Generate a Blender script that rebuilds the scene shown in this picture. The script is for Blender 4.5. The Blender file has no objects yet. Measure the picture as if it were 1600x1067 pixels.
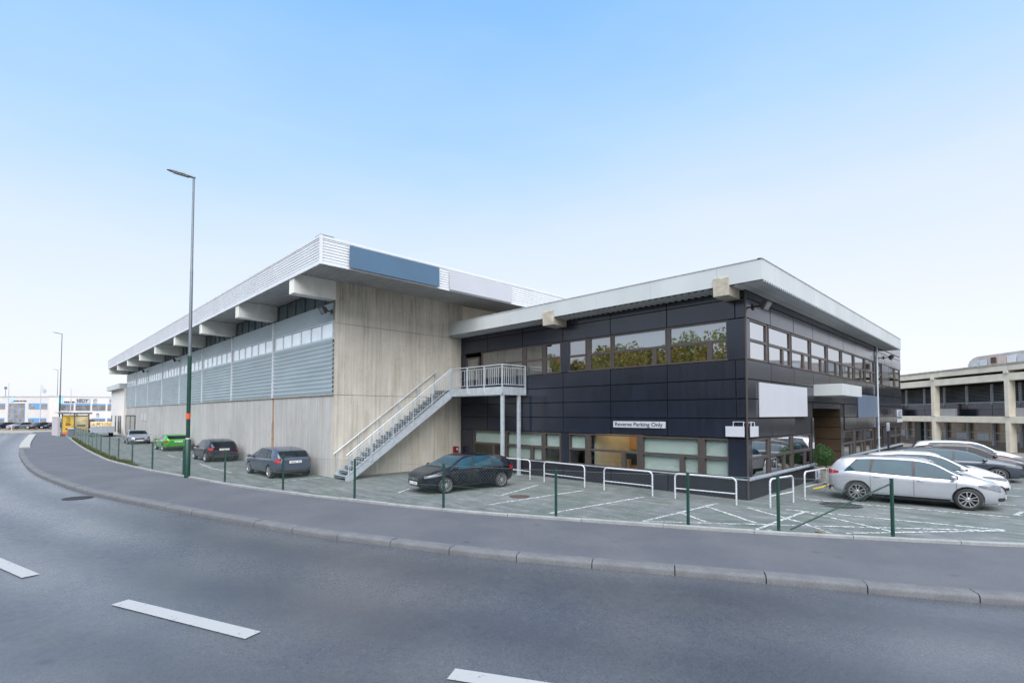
import bpy, bmesh, math, random
from mathutils import Vector, Matrix
rnd = random.Random(11)
V = Vector
SC = bpy.context.scene
COL = SC.collection

# ------------------------------------------------------------------ helpers
class MB:
    """collects simple shapes and links them as ONE mesh object"""
    def __init__(s): s.v = []; s.f = []; s.uv = None
    def add(s, vs, fs):
        n = len(s.v); s.v += [V(p) for p in vs]; s.f += [tuple(i + n for i in f) for f in fs]
    def box(s, x0, x1, y0, y1, z0, z1):
        s.add([(x0,y0,z0),(x1,y0,z0),(x1,y1,z0),(x0,y1,z0),(x0,y0,z1),(x1,y0,z1),(x1,y1,z1),(x0,y1,z1)],
              [(0,3,2,1),(4,5,6,7),(0,1,5,4),(1,2,6,5),(2,3,7,6),(3,0,4,7)])
    def obox(s, c, ax, ay, az):
        c, ax, ay, az = V(c), V(ax), V(ay), V(az)
        s.add([c-ax-ay-az, c+ax-ay-az, c+ax+ay-az, c-ax+ay-az, c-ax-ay+az, c+ax-ay+az, c+ax+ay+az, c-ax+ay+az],
              [(0,3,2,1),(4,5,6,7),(0,1,5,4),(1,2,6,5),(2,3,7,6),(3,0,4,7)])
    def beam(s, a, b, w, h, up=(0,0,1)):
        a, b = V(a), V(b); d = (b-a); l = d.length; d.normalize()
        r = d.cross(V(up))
        if r.length < 1e-4: r = d.cross(V((0,1,0)))
        r.normalize(); u = r.cross(d)
        s.obox((a+b)/2, d*l/2, r*w/2, u*h/2)
    def quad(s, *p): s.add(p, [tuple(range(len(p)))])
    def prism(s, pts, ext):
        e = V(ext); n = len(pts); p = [V(q) for q in pts]
        s.add(p + [q+e for q in p], [tuple(range(n))[::-1], tuple(range(n, 2*n))] + [(i,(i+1)%n,(i+1)%n+n,i+n) for i in range(n)])
    def tube(s, pts, r, n=8, cap=True):
        pts = [V(p) for p in pts]; m = len(pts)
        rr = r if isinstance(r, (list, tuple)) else [r]*m
        t0 = (pts[1]-pts[0]).normalized()
        a = t0.cross(V((0,0,1)))
        if a.length < 1e-3: a = t0.cross(V((1,0,0)))
        a.normalize(); vs = []; fs = []
        for i, p in enumerate(pts):
            if i == 0: t = pts[1]-pts[0]
            elif i == m-1: t = pts[-1]-pts[-2]
            else: t = (pts[i+1]-p).normalized() + (p-pts[i-1]).normalized()
            t.normalize(); a = (a - t*a.dot(t)).normalized(); b = t.cross(a)
            for k in range(n):
                an = 2*math.pi*k/n; vs.append(p + (a*math.cos(an)+b*math.sin(an))*rr[i])
        for i in range(m-1):
            for k in range(n):
                k2 = (k+1) % n; fs.append((i*n+k, i*n+k2, (i+1)*n+k2, (i+1)*n+k))
        if cap: fs.append(tuple(range(n))[::-1]); fs.append(tuple((m-1)*n+k for k in range(n)))
        s.add(vs, fs)
    def lathe(s, c, prof, n=24, axis=(0,0,1), cap=True):
        z = V(axis).normalized(); a = z.cross(V((1,0,0)))
        if a.length < 1e-3: a = z.cross(V((0,1,0)))
        a.normalize(); b = z.cross(a); vs = []; fs = []; c = V(c)
        for r, h in prof:
            for k in range(n):
                an = 2*math.pi*k/n; vs.append(c + z*h + (a*math.cos(an)+b*math.sin(an))*r)
        for i in range(len(prof)-1):
            for k in range(n):
                k2 = (k+1) % n; fs.append((i*n+k, i*n+k2, (i+1)*n+k2, (i+1)*n+k))
        if cap and prof[0][0] > 1e-5: fs.append(tuple(range(n))[::-1])
        if cap and prof[-1][0] > 1e-5: fs.append(tuple((len(prof)-1)*n+k for k in range(n)))
        s.add(vs, fs)
    def grid(s, pts, nu, nv):
        s.add(pts, [(i*nv+j, (i+1)*nv+j, (i+1)*nv+j+1, i*nv+j+1) for i in range(nu-1) for j in range(nv-1)])
    def build(s, name, mat, parent=None, world=True, smooth=None, bevel=0, recalc=True, weld=False):
        off = V((0,0,0))
        if parent is not None and world:
            r = parent
            while r.parent: r = r.parent
            off = V(r.location)
        me = bpy.data.meshes.new(name)
        me.from_pydata([tuple(p-off) for p in s.v], [], s.f)
        if recalc or weld:
            bm = bmesh.new(); bm.from_mesh(me)
            if weld: bmesh.ops.remove_doubles(bm, verts=bm.verts, dist=1e-4)
            if recalc: bmesh.ops.recalc_face_normals(bm, faces=bm.faces)
            bm.to_mesh(me); bm.free()
        if smooth:
            for p in me.polygons: p.use_smooth = True
            me.set_sharp_from_angle(angle=math.radians(smooth))
        if mat: me.materials.append(mat)
        o = bpy.data.objects.new(name, me); COL.objects.link(o)
        if parent: o.parent = parent
        if bevel:
            b = o.modifiers.new('bevel', 'BEVEL'); b.width = bevel; b.segments = 2; b.limit_method = 'ANGLE'
        return o

def tag(o, label=None, cat=None, group=None, kind=None):
    if label: o['label'] = label
    if cat: o['category'] = cat
    if group: o['group'] = group
    if kind: o['kind'] = kind
    return o
def thing(name, label, cat, loc=(0,0,0), rz=0, group=None):
    o = bpy.data.objects.new(name, None); COL.objects.link(o); o.empty_display_size = .3
    o.location = loc; o.rotation_euler = (0,0,rz)
    return tag(o, label, cat, group)
def struct(o): o['kind'] = 'structure'; return o
def text_mesh(name, body, size, mat, parent, origin, ux, uy, world=True, shear=0, bold=0, depth=.004):
    """lettering: origin = lower left corner, ux/uy = reading and up direction"""
    cu = bpy.data.curves.new(name, 'FONT'); cu.body = body; cu.size = size; cu.shear = shear; cu.offset = bold; cu.extrude = depth
    t = bpy.data.objects.new(name, cu); COL.objects.link(t)
    dg = bpy.context.evaluated_depsgraph_get()
    me = bpy.data.meshes.new_from_object(t.evaluated_get(dg))
    bpy.data.objects.remove(t)
    ux, uy = V(ux).normalized(), V(uy).normalized(); uz = ux.cross(uy)
    off = V((0,0,0)); r = parent
    if world:
        while r.parent: r = r.parent
        off = V(r.location)
    xs = [v.co.x for v in me.vertices]; x0 = min(xs)
    for v in me.vertices:
        p = v.co.copy(); v.co = V(origin) - off + ux*(p.x-x0) + uy*p.y + uz*p.z
    me.materials.clear(); me.materials.append(mat)
    o = bpy.data.objects.new(name, me); COL.objects.link(o); o.parent = parent
    return o, max(xs)-x0
def copy_tree(o, parent=None):
    c = o.copy(); COL.objects.link(c)
    if parent: c.parent = parent
    for ch in list(o.children): copy_tree(ch, c)
    return c
def catmull(pts, step=.5):
    out = []; P = [V((p[0], p[1], 0)) for p in pts]
    P = [P[0]*2-P[1]] + P + [P[-1]*2-P[-2]]
    for i in range(1, len(P)-2):
        a, b, c, d = P[i-1:i+3]; n = max(2, int((c-b).length/step))
        for k in range(n):
            t = k/n
            out.append(.5*((2*b)+(c-a)*t+(2*a-5*b+4*c-d)*t*t+(3*b-a-3*c+d)*t**3))
    out.append(P[-2]); return out
def offset_line(pl, d):
    out = []
    for i, p in enumerate(pl):
        t = (pl[min(i+1, len(pl)-1)] - pl[max(i-1, 0)]).normalized()
        out.append(p + V((-t.y, t.x, 0))*d)
    return out
def resample(pl, step):
    out = [pl[0].copy()]; acc = 0
    for a, b in zip(pl, pl[1:]):
        l = (b-a).length; pos = step-acc
        while pos <= l: out.append(a.lerp(b, pos/l)); pos += step
        acc = (acc+l) % step
    return out
def pchip(tbl):
    xs = [p[0] for p in tbl]; ys = [p[1] for p in tbl]; n = len(xs)
    h = [xs[i+1]-xs[i] for i in range(n-1)]; dl = [(ys[i+1]-ys[i])/h[i] for i in range(n-1)]
    m = [0]*n; m[0] = dl[0]; m[-1] = dl[-1]
    for i in range(1, n-1):
        if dl[i-1]*dl[i] > 0:
            w1 = 2*h[i]+h[i-1]; w2 = h[i]+2*h[i-1]; m[i] = (w1+w2)/(w1/dl[i-1]+w2/dl[i])
    def f(x):
        if x <= xs[0]: return ys[0]
        if x >= xs[-1]: return ys[-1]
        i = max(k for k in range(n-1) if xs[k] <= x); t = (x-xs[i])/h[i]
        return ((2*t**3-3*t*t+1)*ys[i] + (t**3-2*t*t+t)*h[i]*m[i] + (-2*t**3+3*t*t)*ys[i+1] + (t**3-t*t)*h[i]*m[i+1])
    return f

# ------------------------------------------------------------------ materials
class NT:
    def __init__(s, name):
        s.m = bpy.data.materials.new(name); s.m.use_nodes = True; s.t = s.m.node_tree; s.t.nodes.clear()
        s.out = s.n('ShaderNodeOutputMaterial')
    def n(s, typ, **kw):
        nd = s.t.nodes.new(typ)
        for k, v in kw.items(): setattr(nd, k, v)
        return nd
    def l(s, a, b): s.t.links.new(a, b)
    def set(s, sock, val):
        if hasattr(val, 'is_output'): s.l(val, sock)
        else: sock.default_value = val
    def bsdf(s, **kw):
        b = s.n('ShaderNodeBsdfPrincipled'); s.l(b.outputs[0], s.out.inputs[0])
        for k, v in kw.items(): s.set(b.inputs[k.replace('_', ' ')], v)
        return b
    def coord(s, scale=(1,1,1), kind='Object'):
        c = s.n('ShaderNodeTexCoord'); mp = s.n('ShaderNodeMapping'); mp.inputs['Scale'].default_value = scale
        s.l(c.outputs[kind], mp.inputs[0]); return mp.outputs[0]
    def noise(s, vec, scale, detail=3, rough=.55):
        n = s.n('ShaderNodeTexNoise'); s.l(vec, n.inputs['Vector']); n.inputs['Scale'].default_value = scale
        n.inputs['Detail'].default_value = detail; n.inputs['Roughness'].default_value = rough; return n.outputs['Fac']
    def math(s, op, a, b=0, c=0, clamp=False):
        n = s.n('ShaderNodeMath', operation=op, use_clamp=clamp)
        s.set(n.inputs[0], a); s.set(n.inputs[1], b); s.set(n.inputs[2], c); return n.outputs[0]
    def maprange(s, a, f0, f1, t0, t1, smooth=False):
        n = s.n('ShaderNodeMapRange'); n.interpolation_type = 'SMOOTHSTEP' if smooth else 'LINEAR'
        s.set(n.inputs[0], a)
        for i, v in enumerate((f0, f1, t0, t1)): n.inputs[i+1].default_value = v
        return n.outputs[0]
    def mix(s, fac, a, b, mode='MIX'):
        n = s.n('ShaderNodeMix', data_type='RGBA', blend_type=mode); s.set(n.inputs[0], fac)
        s.set(n.inputs[6], a if hasattr(a, 'is_output') else (*a[:3], 1)); s.set(n.inputs[7], b if hasattr(b, 'is_output') else (*b[:3], 1)); return n.outputs[2]
    def scale_col(s, col, fac):
        n = s.n('ShaderNodeVectorMath', operation='SCALE'); s.set(n.inputs[0], col if hasattr(col, 'is_output') else col[:3]); s.set(n.inputs['Scale'], fac); return n.outputs[0]
    def bump(s, h, strength=.3, dist=.02):
        b = s.n('ShaderNodeBump'); b.inputs['Strength'].default_value = strength; b.inputs['Distance'].default_value = dist
        s.l(h, b.inputs['Height']); return b.outputs[0]
    def sep(s, vec):
        n = s.n('ShaderNodeSeparateXYZ'); s.l(vec, n.inputs[0]); return n.outputs

def M(name, col, rough=.6, metal=0, spec=.5, var=.12, vs=2.0, bump=0, bs=60, coat=0, stretch=(1,1,1)):
    t = NT(name); v = t.coord(stretch)
    nz = t.noise(v, vs, 4); c = t.scale_col(col, t.maprange(nz, .3, .7, 1-var, 1+var))
    kw = dict(Base_Color=c, Roughness=t.maprange(t.noise(v, vs*2.3), .3, .7, max(.02, rough-.05), min(1, rough+.05)), Metallic=metal)
    b = t.bsdf(**kw); b.inputs['Specular IOR Level'].default_value = spec
    if coat: b.inputs['Coat Weight'].default_value = coat; b.inputs['Coat Roughness'].default_value = .04
    if bump: t.l(t.bump(t.noise(v, bs, 3), bump), b.inputs['Normal'])
    return t.m

def concrete(name, col, board=.105, light=1.0, stain=.25, seam=True):
    """board-marked concrete: vertical boards, streaks, tie holes and rain stains"""
    t = NT(name); v = t.coord(); X = t.sep(v)
    h = t.math('ADD', X[0], X[1]); z = X[2]
    bi = t.math('FLOOR', t.math('DIVIDE', h, board)); fr = t.math('FRACT', t.math('DIVIDE', h, board))
    wn = t.n('ShaderNodeTexWhiteNoise', noise_dimensions='1D'); t.l(bi, wn.inputs['W'])
    cmb = t.n('ShaderNodeCombineXYZ'); t.l(h, cmb.inputs[0]); t.l(t.math('MULTIPLY', z, .05), cmb.inputs[2])
    streak = t.noise(cmb.outputs[0], 9, 5, .65)
    big = t.noise(v, .35, 4); fine = t.noise(v, 14, 4)
    cmb2 = t.n('ShaderNodeCombineXYZ'); t.l(h, cmb2.inputs[0]); t.l(t.math('MULTIPLY', z, .12), cmb2.inputs[2])
    rain = t.noise(cmb2.outputs[0], 2.2, 5, .6)
    f = t.math('MULTIPLY', t.maprange(wn.outputs[0], 0, 1, .93, 1.05), t.maprange(streak, .3, .75, .82, 1.12))
    f = t.math('MULTIPLY', f, t.maprange(big, .3, .7, .9, 1.08))
    f = t.math('MULTIPLY', f, t.maprange(fine, .3, .7, .94, 1.05))
    f = t.math('MULTIPLY', f, t.maprange(rain, .5, .75, 1, 1-stain))
    line = t.math('MULTIPLY', t.math('LESS_THAN', fr, .08), t.maprange(t.noise(v, 1.6, 3), .42, .62, 0, 1))
    f = t.math('MULTIPLY', f, t.math('SUBTRACT', 1, t.math('MULTIPLY', line, .36)))
    # tie holes
    vo = t.n('ShaderNodeTexVoronoi'); vo.feature = 'F1'; t.l(v, vo.inputs['Vector']); vo.inputs['Scale'].default_value = 1.3
    hole = t.math('LESS_THAN', vo.outputs['Distance'], .032)
    f = t.math('MULTIPLY', f, t.math('SUBTRACT', 1, t.math('MULTIPLY', hole, .6)))
    warm = t.mix(t.maprange(rain, .45, .75, 0, .3), col, (col[0]*.90, col[1]*.80, col[2]*.62))
    cmb3 = t.n('ShaderNodeCombineXYZ'); t.l(h, cmb3.inputs[0]); t.l(t.math('MULTIPLY', z, .10), cmb3.inputs[2])
    drip = t.math('MULTIPLY', t.maprange(t.noise(cmb3.outputs[0], 3.4, 5, .7), .50, .66, 0, 1, True), t.maprange(t.math('ADD', z, t.math('MULTIPLY', rain, 1.6)), 6.6, 9.0, 0, .38))
    patch = t.maprange(t.noise(v, 1.1, 6, .7), .55, .72, 0, .16)
    f = t.math('MULTIPLY', f, t.math('SUBTRACT', t.math('SUBTRACT', 1, drip), patch))
    b = t.bsdf(Base_Color=t.scale_col(warm, f), Roughness=.88)
    hh = t.math('ADD', t.math('MULTIPLY', wn.outputs[0], .5), t.math('ADD', t.math('MULTIPLY', line, -1), t.math('MULTIPLY', streak, .6)))
    t.l(t.bump(hh, .5, .012), b.inputs['Normal'])
    return t.m

def asphalt(name, c0, c1, tracks=False, moss=None, rough=.72, spec=.4):
    t = NT(name); v = t.coord()
    sp = t.noise(v, 95, 2, .7); mid = t.noise(v, 7, 4); big = t.noise(v, .45, 5, .6); fine = t.noise(v, 38, 3, .7)
    f = t.maprange(sp, .3, .75, .62, 1.5)
    f = t.math('MULTIPLY', f, t.maprange(mid, .3, .7, .96, 1.04))
    f = t.math('MULTIPLY', f, t.maprange(fine, .35, .7, .84, 1.18))
    col = t.mix(t.maprange(big, .35, .68, 0, 1, True), c0, c1)
    vo = t.n('ShaderNodeTexVoronoi'); t.l(v, vo.inputs['Vector']); vo.inputs['Scale'].default_value = 4.2
    f = t.math('ADD', f, t.math('MULTIPLY', t.math('LESS_THAN', vo.outputs['Distance'], .035), 1.6))
    vo2 = t.n('ShaderNodeTexVoronoi'); t.l(v, vo2.inputs['Vector']); vo2.inputs['Scale'].default_value = .9
    f = t.math('MULTIPLY', f, t.math('SUBTRACT', 1, t.math('MULTIPLY', t.maprange(vo2.outputs['Distance'], .0, .12, 1, 0, True), .28)))
    rg = t.maprange(mid, .3, .7, rough-.06, rough+.06)
    if tracks:
        uv = t.n('ShaderNodeUVMap'); S = t.sep(uv.outputs[0])
        wob = t.noise(v, .3, 3); a = t.math('ADD', S[1], t.math('MULTIPLY', wob, .9))
        w = t.math('SINE', t.math('MULTIPLY', a, 2*math.pi/2.1))
        lm = t.maprange(w, -1, 1, .90, 1.10); f = t.math('MULTIPLY', f, lm)
        rg = t.math('SUBTRACT', rg, t.maprange(w, -1, 1, 0, .10))
    if moss:
        mn = t.noise(v, .7, 6, .65); col = t.mix(t.maprange(mn, .42, .62, 0, .75, True), col, moss)
        st = t.noise(t.coord((.5, 3, 1)), 1.1, 5, .65); f = t.math('MULTIPLY', f, t.maprange(st, .35, .7, .72, 1.2))
        lite = t.noise(v, 2.6, 6, .7); f = t.math('MULTIPLY', f, t.maprange(lite, .5, .72, 1, 1.5))
    b = t.bsdf(Base_Color=t.scale_col(col, f), Roughness=rg); b.inputs['Specular IOR Level'].default_value = spec
    t.l(t.bump(t.math('ADD', sp, t.math('MULTIPLY', fine, .5)), .35, .006), b.inputs['Normal'])
    return t.m

def panel_mat(name, col, rough=.34, spec=.6, metal=.15):
    """dark weathered facade panels: rain streaks, sheen"""
    t = NT(name); v = t.coord(); X = t.sep(v); h = t.math('ADD', X[0], X[1])
    cmb = t.n('ShaderNodeCombineXYZ'); t.l(h, cmb.inputs[0]); t.l(t.math('MULTIPLY', X[2], .12), cmb.inputs[2])
    st = t.noise(cmb.outputs[0], 6, 6, .7); big = t.noise(v, .9, 4)
    f = t.math('MULTIPLY', t.maprange(st, .3, .75, .9, 1.14), t.maprange(big, .3, .7, .82, 1.2))
    b = t.bsdf(Base_Color=t.scale_col(col, f), Roughness=t.maprange(st, .3, .7, rough-.03, rough+.05), Metallic=metal)
    b.inputs['Specular IOR Level'].default_value = spec
    t.l(t.bump(t.noise(v, 1.7, 3), .05, .02), b.inputs['Normal'])
    return t.m

def glass(name, tint=(.55,.66,.62), ior=2.1, wave=.0):
    t = NT(name); tr = t.n('ShaderNodeBsdfTransparent'); tr.inputs[0].default_value = (*tint, 1)
    gl = t.n('ShaderNodeBsdfGlossy'); gl.inputs['Roughness'].default_value = .015; gl.inputs[0].default_value = (.95,.97,1,1)
    fr = t.n('ShaderNodeFresnel'); fr.inputs['IOR'].default_value = ior
    mx = t.n('ShaderNodeMixShader'); geo = t.n('ShaderNodeNewGeometry'); t.l(t.math('MULTIPLY', fr.outputs[0], t.math('SUBTRACT', 1, geo.outputs['Backfacing'])), mx.inputs[0]); t.l(tr.outputs[0], mx.inputs[1]); t.l(gl.outputs[0], mx.inputs[2]); t.l(mx.outputs[0], t.out.inputs[0])
    if wave:
        bp = t.bump(t.noise(t.coord(), .9, 2), wave, .05); t.l(bp, gl.inputs['Normal'])
    return t.m

def emit(name, col, s):
    t = NT(name); e = t.n('ShaderNodeEmission'); e.inputs[0].default_value = (*col,1); e.inputs[1].default_value = s; t.l(e.outputs[0], t.out.inputs[0]); return t.m

def paint(name, col, metal=.0, rough=.28, flake=.06, coat=.6):
    t = NT(name); v = t.coord()
    c = t.scale_col(col, t.maprange(t.noise(v, 350, 1), .3, .7, 1-flake, 1+flake))
    c = t.mix(t.maprange(t.noise(v, 2.5, 5, .65), .5, .8, 0, .22), c, (.16,.15,.13))
    b = t.bsdf(Base_Color=c, Roughness=rough, Metallic=metal); b.inputs['Coat Weight'].default_value = coat; b.inputs['Specular IOR Level'].default_value = .5 if coat > .5 else .2; b.inputs['Coat Roughness'].default_value = .05
    return t.m

mt = {}
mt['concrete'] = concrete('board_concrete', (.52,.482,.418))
mt['concrete_shade'] = concrete('board_concrete_side', (.44,.435,.425), stain=.12)  # darker, greyer copy of the end wall concrete; the side's shade put into its colour
mt['concrete_smooth'] = M('smooth_concrete', (.50,.46,.38), .85, var=.16, vs=1.4, bump=.15, bs=30)
mt['beam_concrete'] = M('painted_beam_concrete', (.68,.68,.64), .8, var=.14, vs=1.8, bump=.12, bs=25, stretch=(1,1,.5))
mt['cream_concrete'] = M('cream_concrete', (.72,.65,.53), .85, var=.14, vs=1.1, bump=.12, bs=22)
mt['rust_concrete'] = M('stained_concrete', (.36,.33,.27), .9, var=.35, vs=3.5, bump=.3, bs=30)
mt['fascia'] = M('white_ribbed_metal', (.60,.62,.65), .45, var=.05, vs=.8, spec=.5)
mt['corr'] = M('grey_blue_corrugated_metal', (.42,.50,.545), .42, metal=.25, var=.1, vs=.9, stretch=(.3,1,1))
mt['soffit'] = M('grey_soffit_metal', (.42,.42,.42), .5, metal=.2, var=.1, vs=1)
mt['ofascia'] = M('pale_grey_fascia', (.45,.475,.48), .5, var=.07, vs=.9, stretch=(1,1,.4))
mt['osoffit'] = M('grey_soffit_board', (.44,.45,.45), .55, var=.1, vs=.7)
mt['roof'] = M('roof_felt', (.18,.18,.18), .85, var=.2, vs=.6)
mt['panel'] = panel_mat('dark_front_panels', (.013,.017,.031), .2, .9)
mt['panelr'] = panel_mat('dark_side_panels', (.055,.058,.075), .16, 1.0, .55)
mt['plinth'] = panel_mat('dark_plinth_panels', (.022,.022,.030), .5, .4)
mt['brown_panel'] = panel_mat('brown_panels', (.085,.056,.034), .45)
mt['black'] = M('black_gap', (.012,.012,.014), .8, var=.05)
mt['frame'] = M('brown_grey_frame', (.085,.070,.066), .4, metal=.3, var=.1, vs=3)
mt['glass'] = glass('office_glass', (.93,.97,.95), 1.7, .02)
mt['glass_up'] = glass('office_glass_upper', (.6,.7,.68), 4.0, .015)
mt['glass_side'] = glass('office_glass_side', (.5,.6,.6), 14.0, .012)
mt['hallglass'] = M('pale_glazing', (.76,.84,.90), .12, spec=1.0, var=.08, vs=1.2)
mt['clere'] = M('teal_clerestory_glazing', (.10,.135,.145), .18, spec=.9, var=.25, vs=.8)
mt['blind'] = M('pale_blind', (.53,.56,.555), .7, var=.05)
mt['room'] = M('room_plaster', (.45,.42,.36), .85, var=.08)
mt['roomwarm'] = M('room_wood', (.42,.25,.11), .6, var=.2, vs=2)
mt['galv'] = M('galvanised_steel', (.52,.57,.62), .42, metal=.45, var=.12, vs=5)
mt['galvd'] = M('galvanised_tread', (.36,.40,.45), .5, metal=.4, var=.15, vs=5)
mt['white'] = M('white_board', (.45,.46,.50), .45, var=.03, vs=.7)
mt['whitepaint'] = M('white_tube_paint', (.46,.48,.51), .4, var=.12, vs=6)
mt['bluesign'] = M('blue_sign_panel', (.065,.125,.20), .45, var=.04, vs=.5)
mt['greysign'] = M('blue_grey_sign_panel', (.105,.14,.20), .4, var=.04, vs=.5)
mt['signtext'] = M('dark_lettering', (.025,.025,.03), .6, var=0)
mt['bluetext'] = M('blue_lettering', (.10,.26,.48), .5, var=0)
mt['green'] = M('dark_green_paint', (.005,.040,.030), .38, var=.15, vs=4)
mt['wire'] = M('green_grey_wire', (.13,.17,.16), .5, metal=.4, var=.2, vs=3)
mt['lampgrey'] = M('lamp_pole_grey', (.17,.19,.21), .45, metal=.5, var=.1)
mt['orange'] = M('orange_band', (.62,.08,.02), .5, var=.05)
mt['red'] = M('red_box', (.20,.010,.012), .4, var=.08)
mt['yellow'] = M('yellow_paint', (.75,.52,.03), .5, var=.12, vs=4)
mt['rubber'] = M('rubber', (.018,.018,.019), .75, var=.15, vs=20)
mt['rim'] = M('alloy_rim', (.45,.46,.48), .28, metal=.75, var=.05)
mt['trim'] = M('black_trim', (.02,.02,.022), .5, var=.1)
mt['chrome'] = M('chrome', (.75,.76,.78), .12, metal=1, var=.02)
mt['carglass'] = M('car_glass', (.010,.016,.019), .03, spec=.22, var=.1, vs=1.5)
mt['carglass_teal'] = M('car_glass_teal', (.016,.050,.072), .03, spec=.3, var=.25, vs=1.5)
mt['headlamp'] = M('headlamp', (.15,.165,.185), .08, metal=.1, spec=.5, var=.25, vs=16)
mt['tail'] = M('tail_lamp', (.26,.008,.012), .12, spec=.9, var=.2, vs=14)
mt['plate'] = M('number_plate', (.75,.75,.72), .5, var=.04)
mt['pot'] = M('concrete_pot', (.30,.29,.26), .85, var=.2, vs=8, bump=.3, bs=40)
mt['rust'] = M('rusty_iron', (.075,.05,.042), .8, var=.3, vs=9)
mt['iron'] = M('cast_iron', (.035,.036,.038), .6, metal=.4, var=.3, vs=30)

def granite(name, col):
    t = NT(name); v = t.coord(); a = t.noise(v, 70, 3, .8); b_ = t.noise(v, 3, 4)
    f = t.math('MULTIPLY', t.maprange(a, .3, .72, .55, 1.4), t.maprange(b_, .3, .7, .85, 1.15))
    b = t.bsdf(Base_Color=t.scale_col(col, f), Roughness=.8); t.l(t.bump(a, .4, .006), b.inputs['Normal']); return t.m
mt['granite'] = granite('granite_kerb', (.105,.108,.116))
mt['edging'] = granite('concrete_edging', (.21,.22,.22))
mt['road'] = asphalt('road_asphalt', (.052,.058,.071), (.070,.074,.083), tracks=True, rough=.36, spec=.5)
mt['pave'] = asphalt('pavement_asphalt', (.074,.078,.091), (.093,.096,.107), rough=.75, spec=.35)
mt['lot'] = asphalt('parking_asphalt', (.118,.129,.133), (.150,.158,.158), moss=(.094,.120,.103), rough=.8, spec=.3)
mt['ground'] = asphalt('yard_asphalt', (.22,.20,.17), (.27,.25,.21), rough=.85, spec=.25)  # pale tan, with sunlight on the far ground put into the colour

def worn_paint(name, col, wear=.5):
    t = NT(name); v = t.coord(); n = t.noise(v, 9, 6, .75); n2 = t.noise(v, 60, 2, .8)
    k = t.math('GREATER_THAN', t.math('ADD', n, t.math('MULTIPLY', n2, .4)), .92-wear*.35)
    c = t.mix(k, col, (.12,.13,.13)); t.bsdf(Base_Color=c, Roughness=.7); return t.m
mt['linep'] = worn_paint('parking_line_paint', (.52,.54,.54), .62)
mt['dashp'] = worn_paint('road_dash_paint', (.29,.295,.30), .25)

def foliage(name, ramp, rough=.6):
    t = NT(name); g = t.n('ShaderNodeNewGeometry'); cr = t.n('ShaderNodeValToRGB')
    el = cr.color_ramp.elements
    while len(el) < len(ramp): el.new(.5)
    for e, (p, c) in zip(el, ramp): e.position = p; e.color = (*c, 1)
    t.l(g.outputs['Random Per Island'], cr.inputs[0]); b = t.bsdf(Base_Color=cr.outputs[0], Roughness=rough)
    tl = t.n('ShaderNodeBsdfTranslucent'); t.l(cr.outputs[0], tl.inputs[0]); mx = t.n('ShaderNodeMixShader'); mx.inputs[0].default_value = .45
    t.l(b.outputs[0], mx.inputs[1]); t.l(tl.outputs[0], mx.inputs[2]); t.l(mx.outputs[0], t.out.inputs[0])
    return t.m
mt['woodleaf'] = foliage('wood_foliage', [(0,(.07,.11,.03)),(.35,(.19,.22,.05)),(.6,(.38,.33,.07)),(.8,(.46,.28,.07)),(1,(.30,.14,.05))])
mt['boxleaf'] = foliage('box_foliage', [(0,(.012,.05,.012)),(.6,(.03,.10,.022)),(1,(.06,.15,.035))])
mt['grassm'] = foliage('grass_blades', [(0,(.04,.07,.02)),(.5,(.09,.12,.035)),(1,(.20,.17,.07))])
mt['bark'] = M('bark', (.06,.048,.036), .9, var=.3, vs=8)

# ------------------------------------------------------------------ camera (a lens-shifted wide angle)
CAM = V((6.206, -16.458, 2.704)); YAW = .796; F = 789.0/1600
cam = bpy.data.cameras.new('camera'); camo = bpy.data.objects.new('camera', cam); COL.objects.link(camo)
camo.location = CAM; camo.rotation_euler = (math.radians(90)+.035, 0, YAW)
cam.sensor_width = 36; cam.lens = 36*F; cam.shift_y = 85.86/1600; cam.clip_start = .05; cam.clip_end = 3000
SC.camera = camo
RGT = V((math.cos(YAW), math.sin(YAW), 0)); FWD = V((-math.sin(YAW), math.cos(YAW), 0))
def G(px, d, z=0):
    """ground point at a bearing and a depth (used for the far street only)"""
    p = CAM + FWD*d + RGT*((px-800)/789*d); return V((p.x, p.y, z))
def Zof(y, d): return CAM.z + (647-y)*d/789

# ------------------------------------------------------------------ light
SUN_EL = math.radians(56); SUN_AZ = V((.72, -.7, 0)).normalized()
w = bpy.data.worlds.new('World'); SC.world = w; w.use_nodes = True; nt = w.node_tree; nt.nodes.clear()
sky = nt.nodes.new('ShaderNodeTexSky'); sky.sky_type = 'NISHITA'; sky.sun_disc = False
sky.sun_elevation = SUN_EL; sky.sun_rotation = math.atan2(SUN_AZ.x, SUN_AZ.y)
sky.altitude = 50; sky.air_density = 1.0; sky.dust_density = 1.6; sky.ozone_density = 2.0
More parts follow.
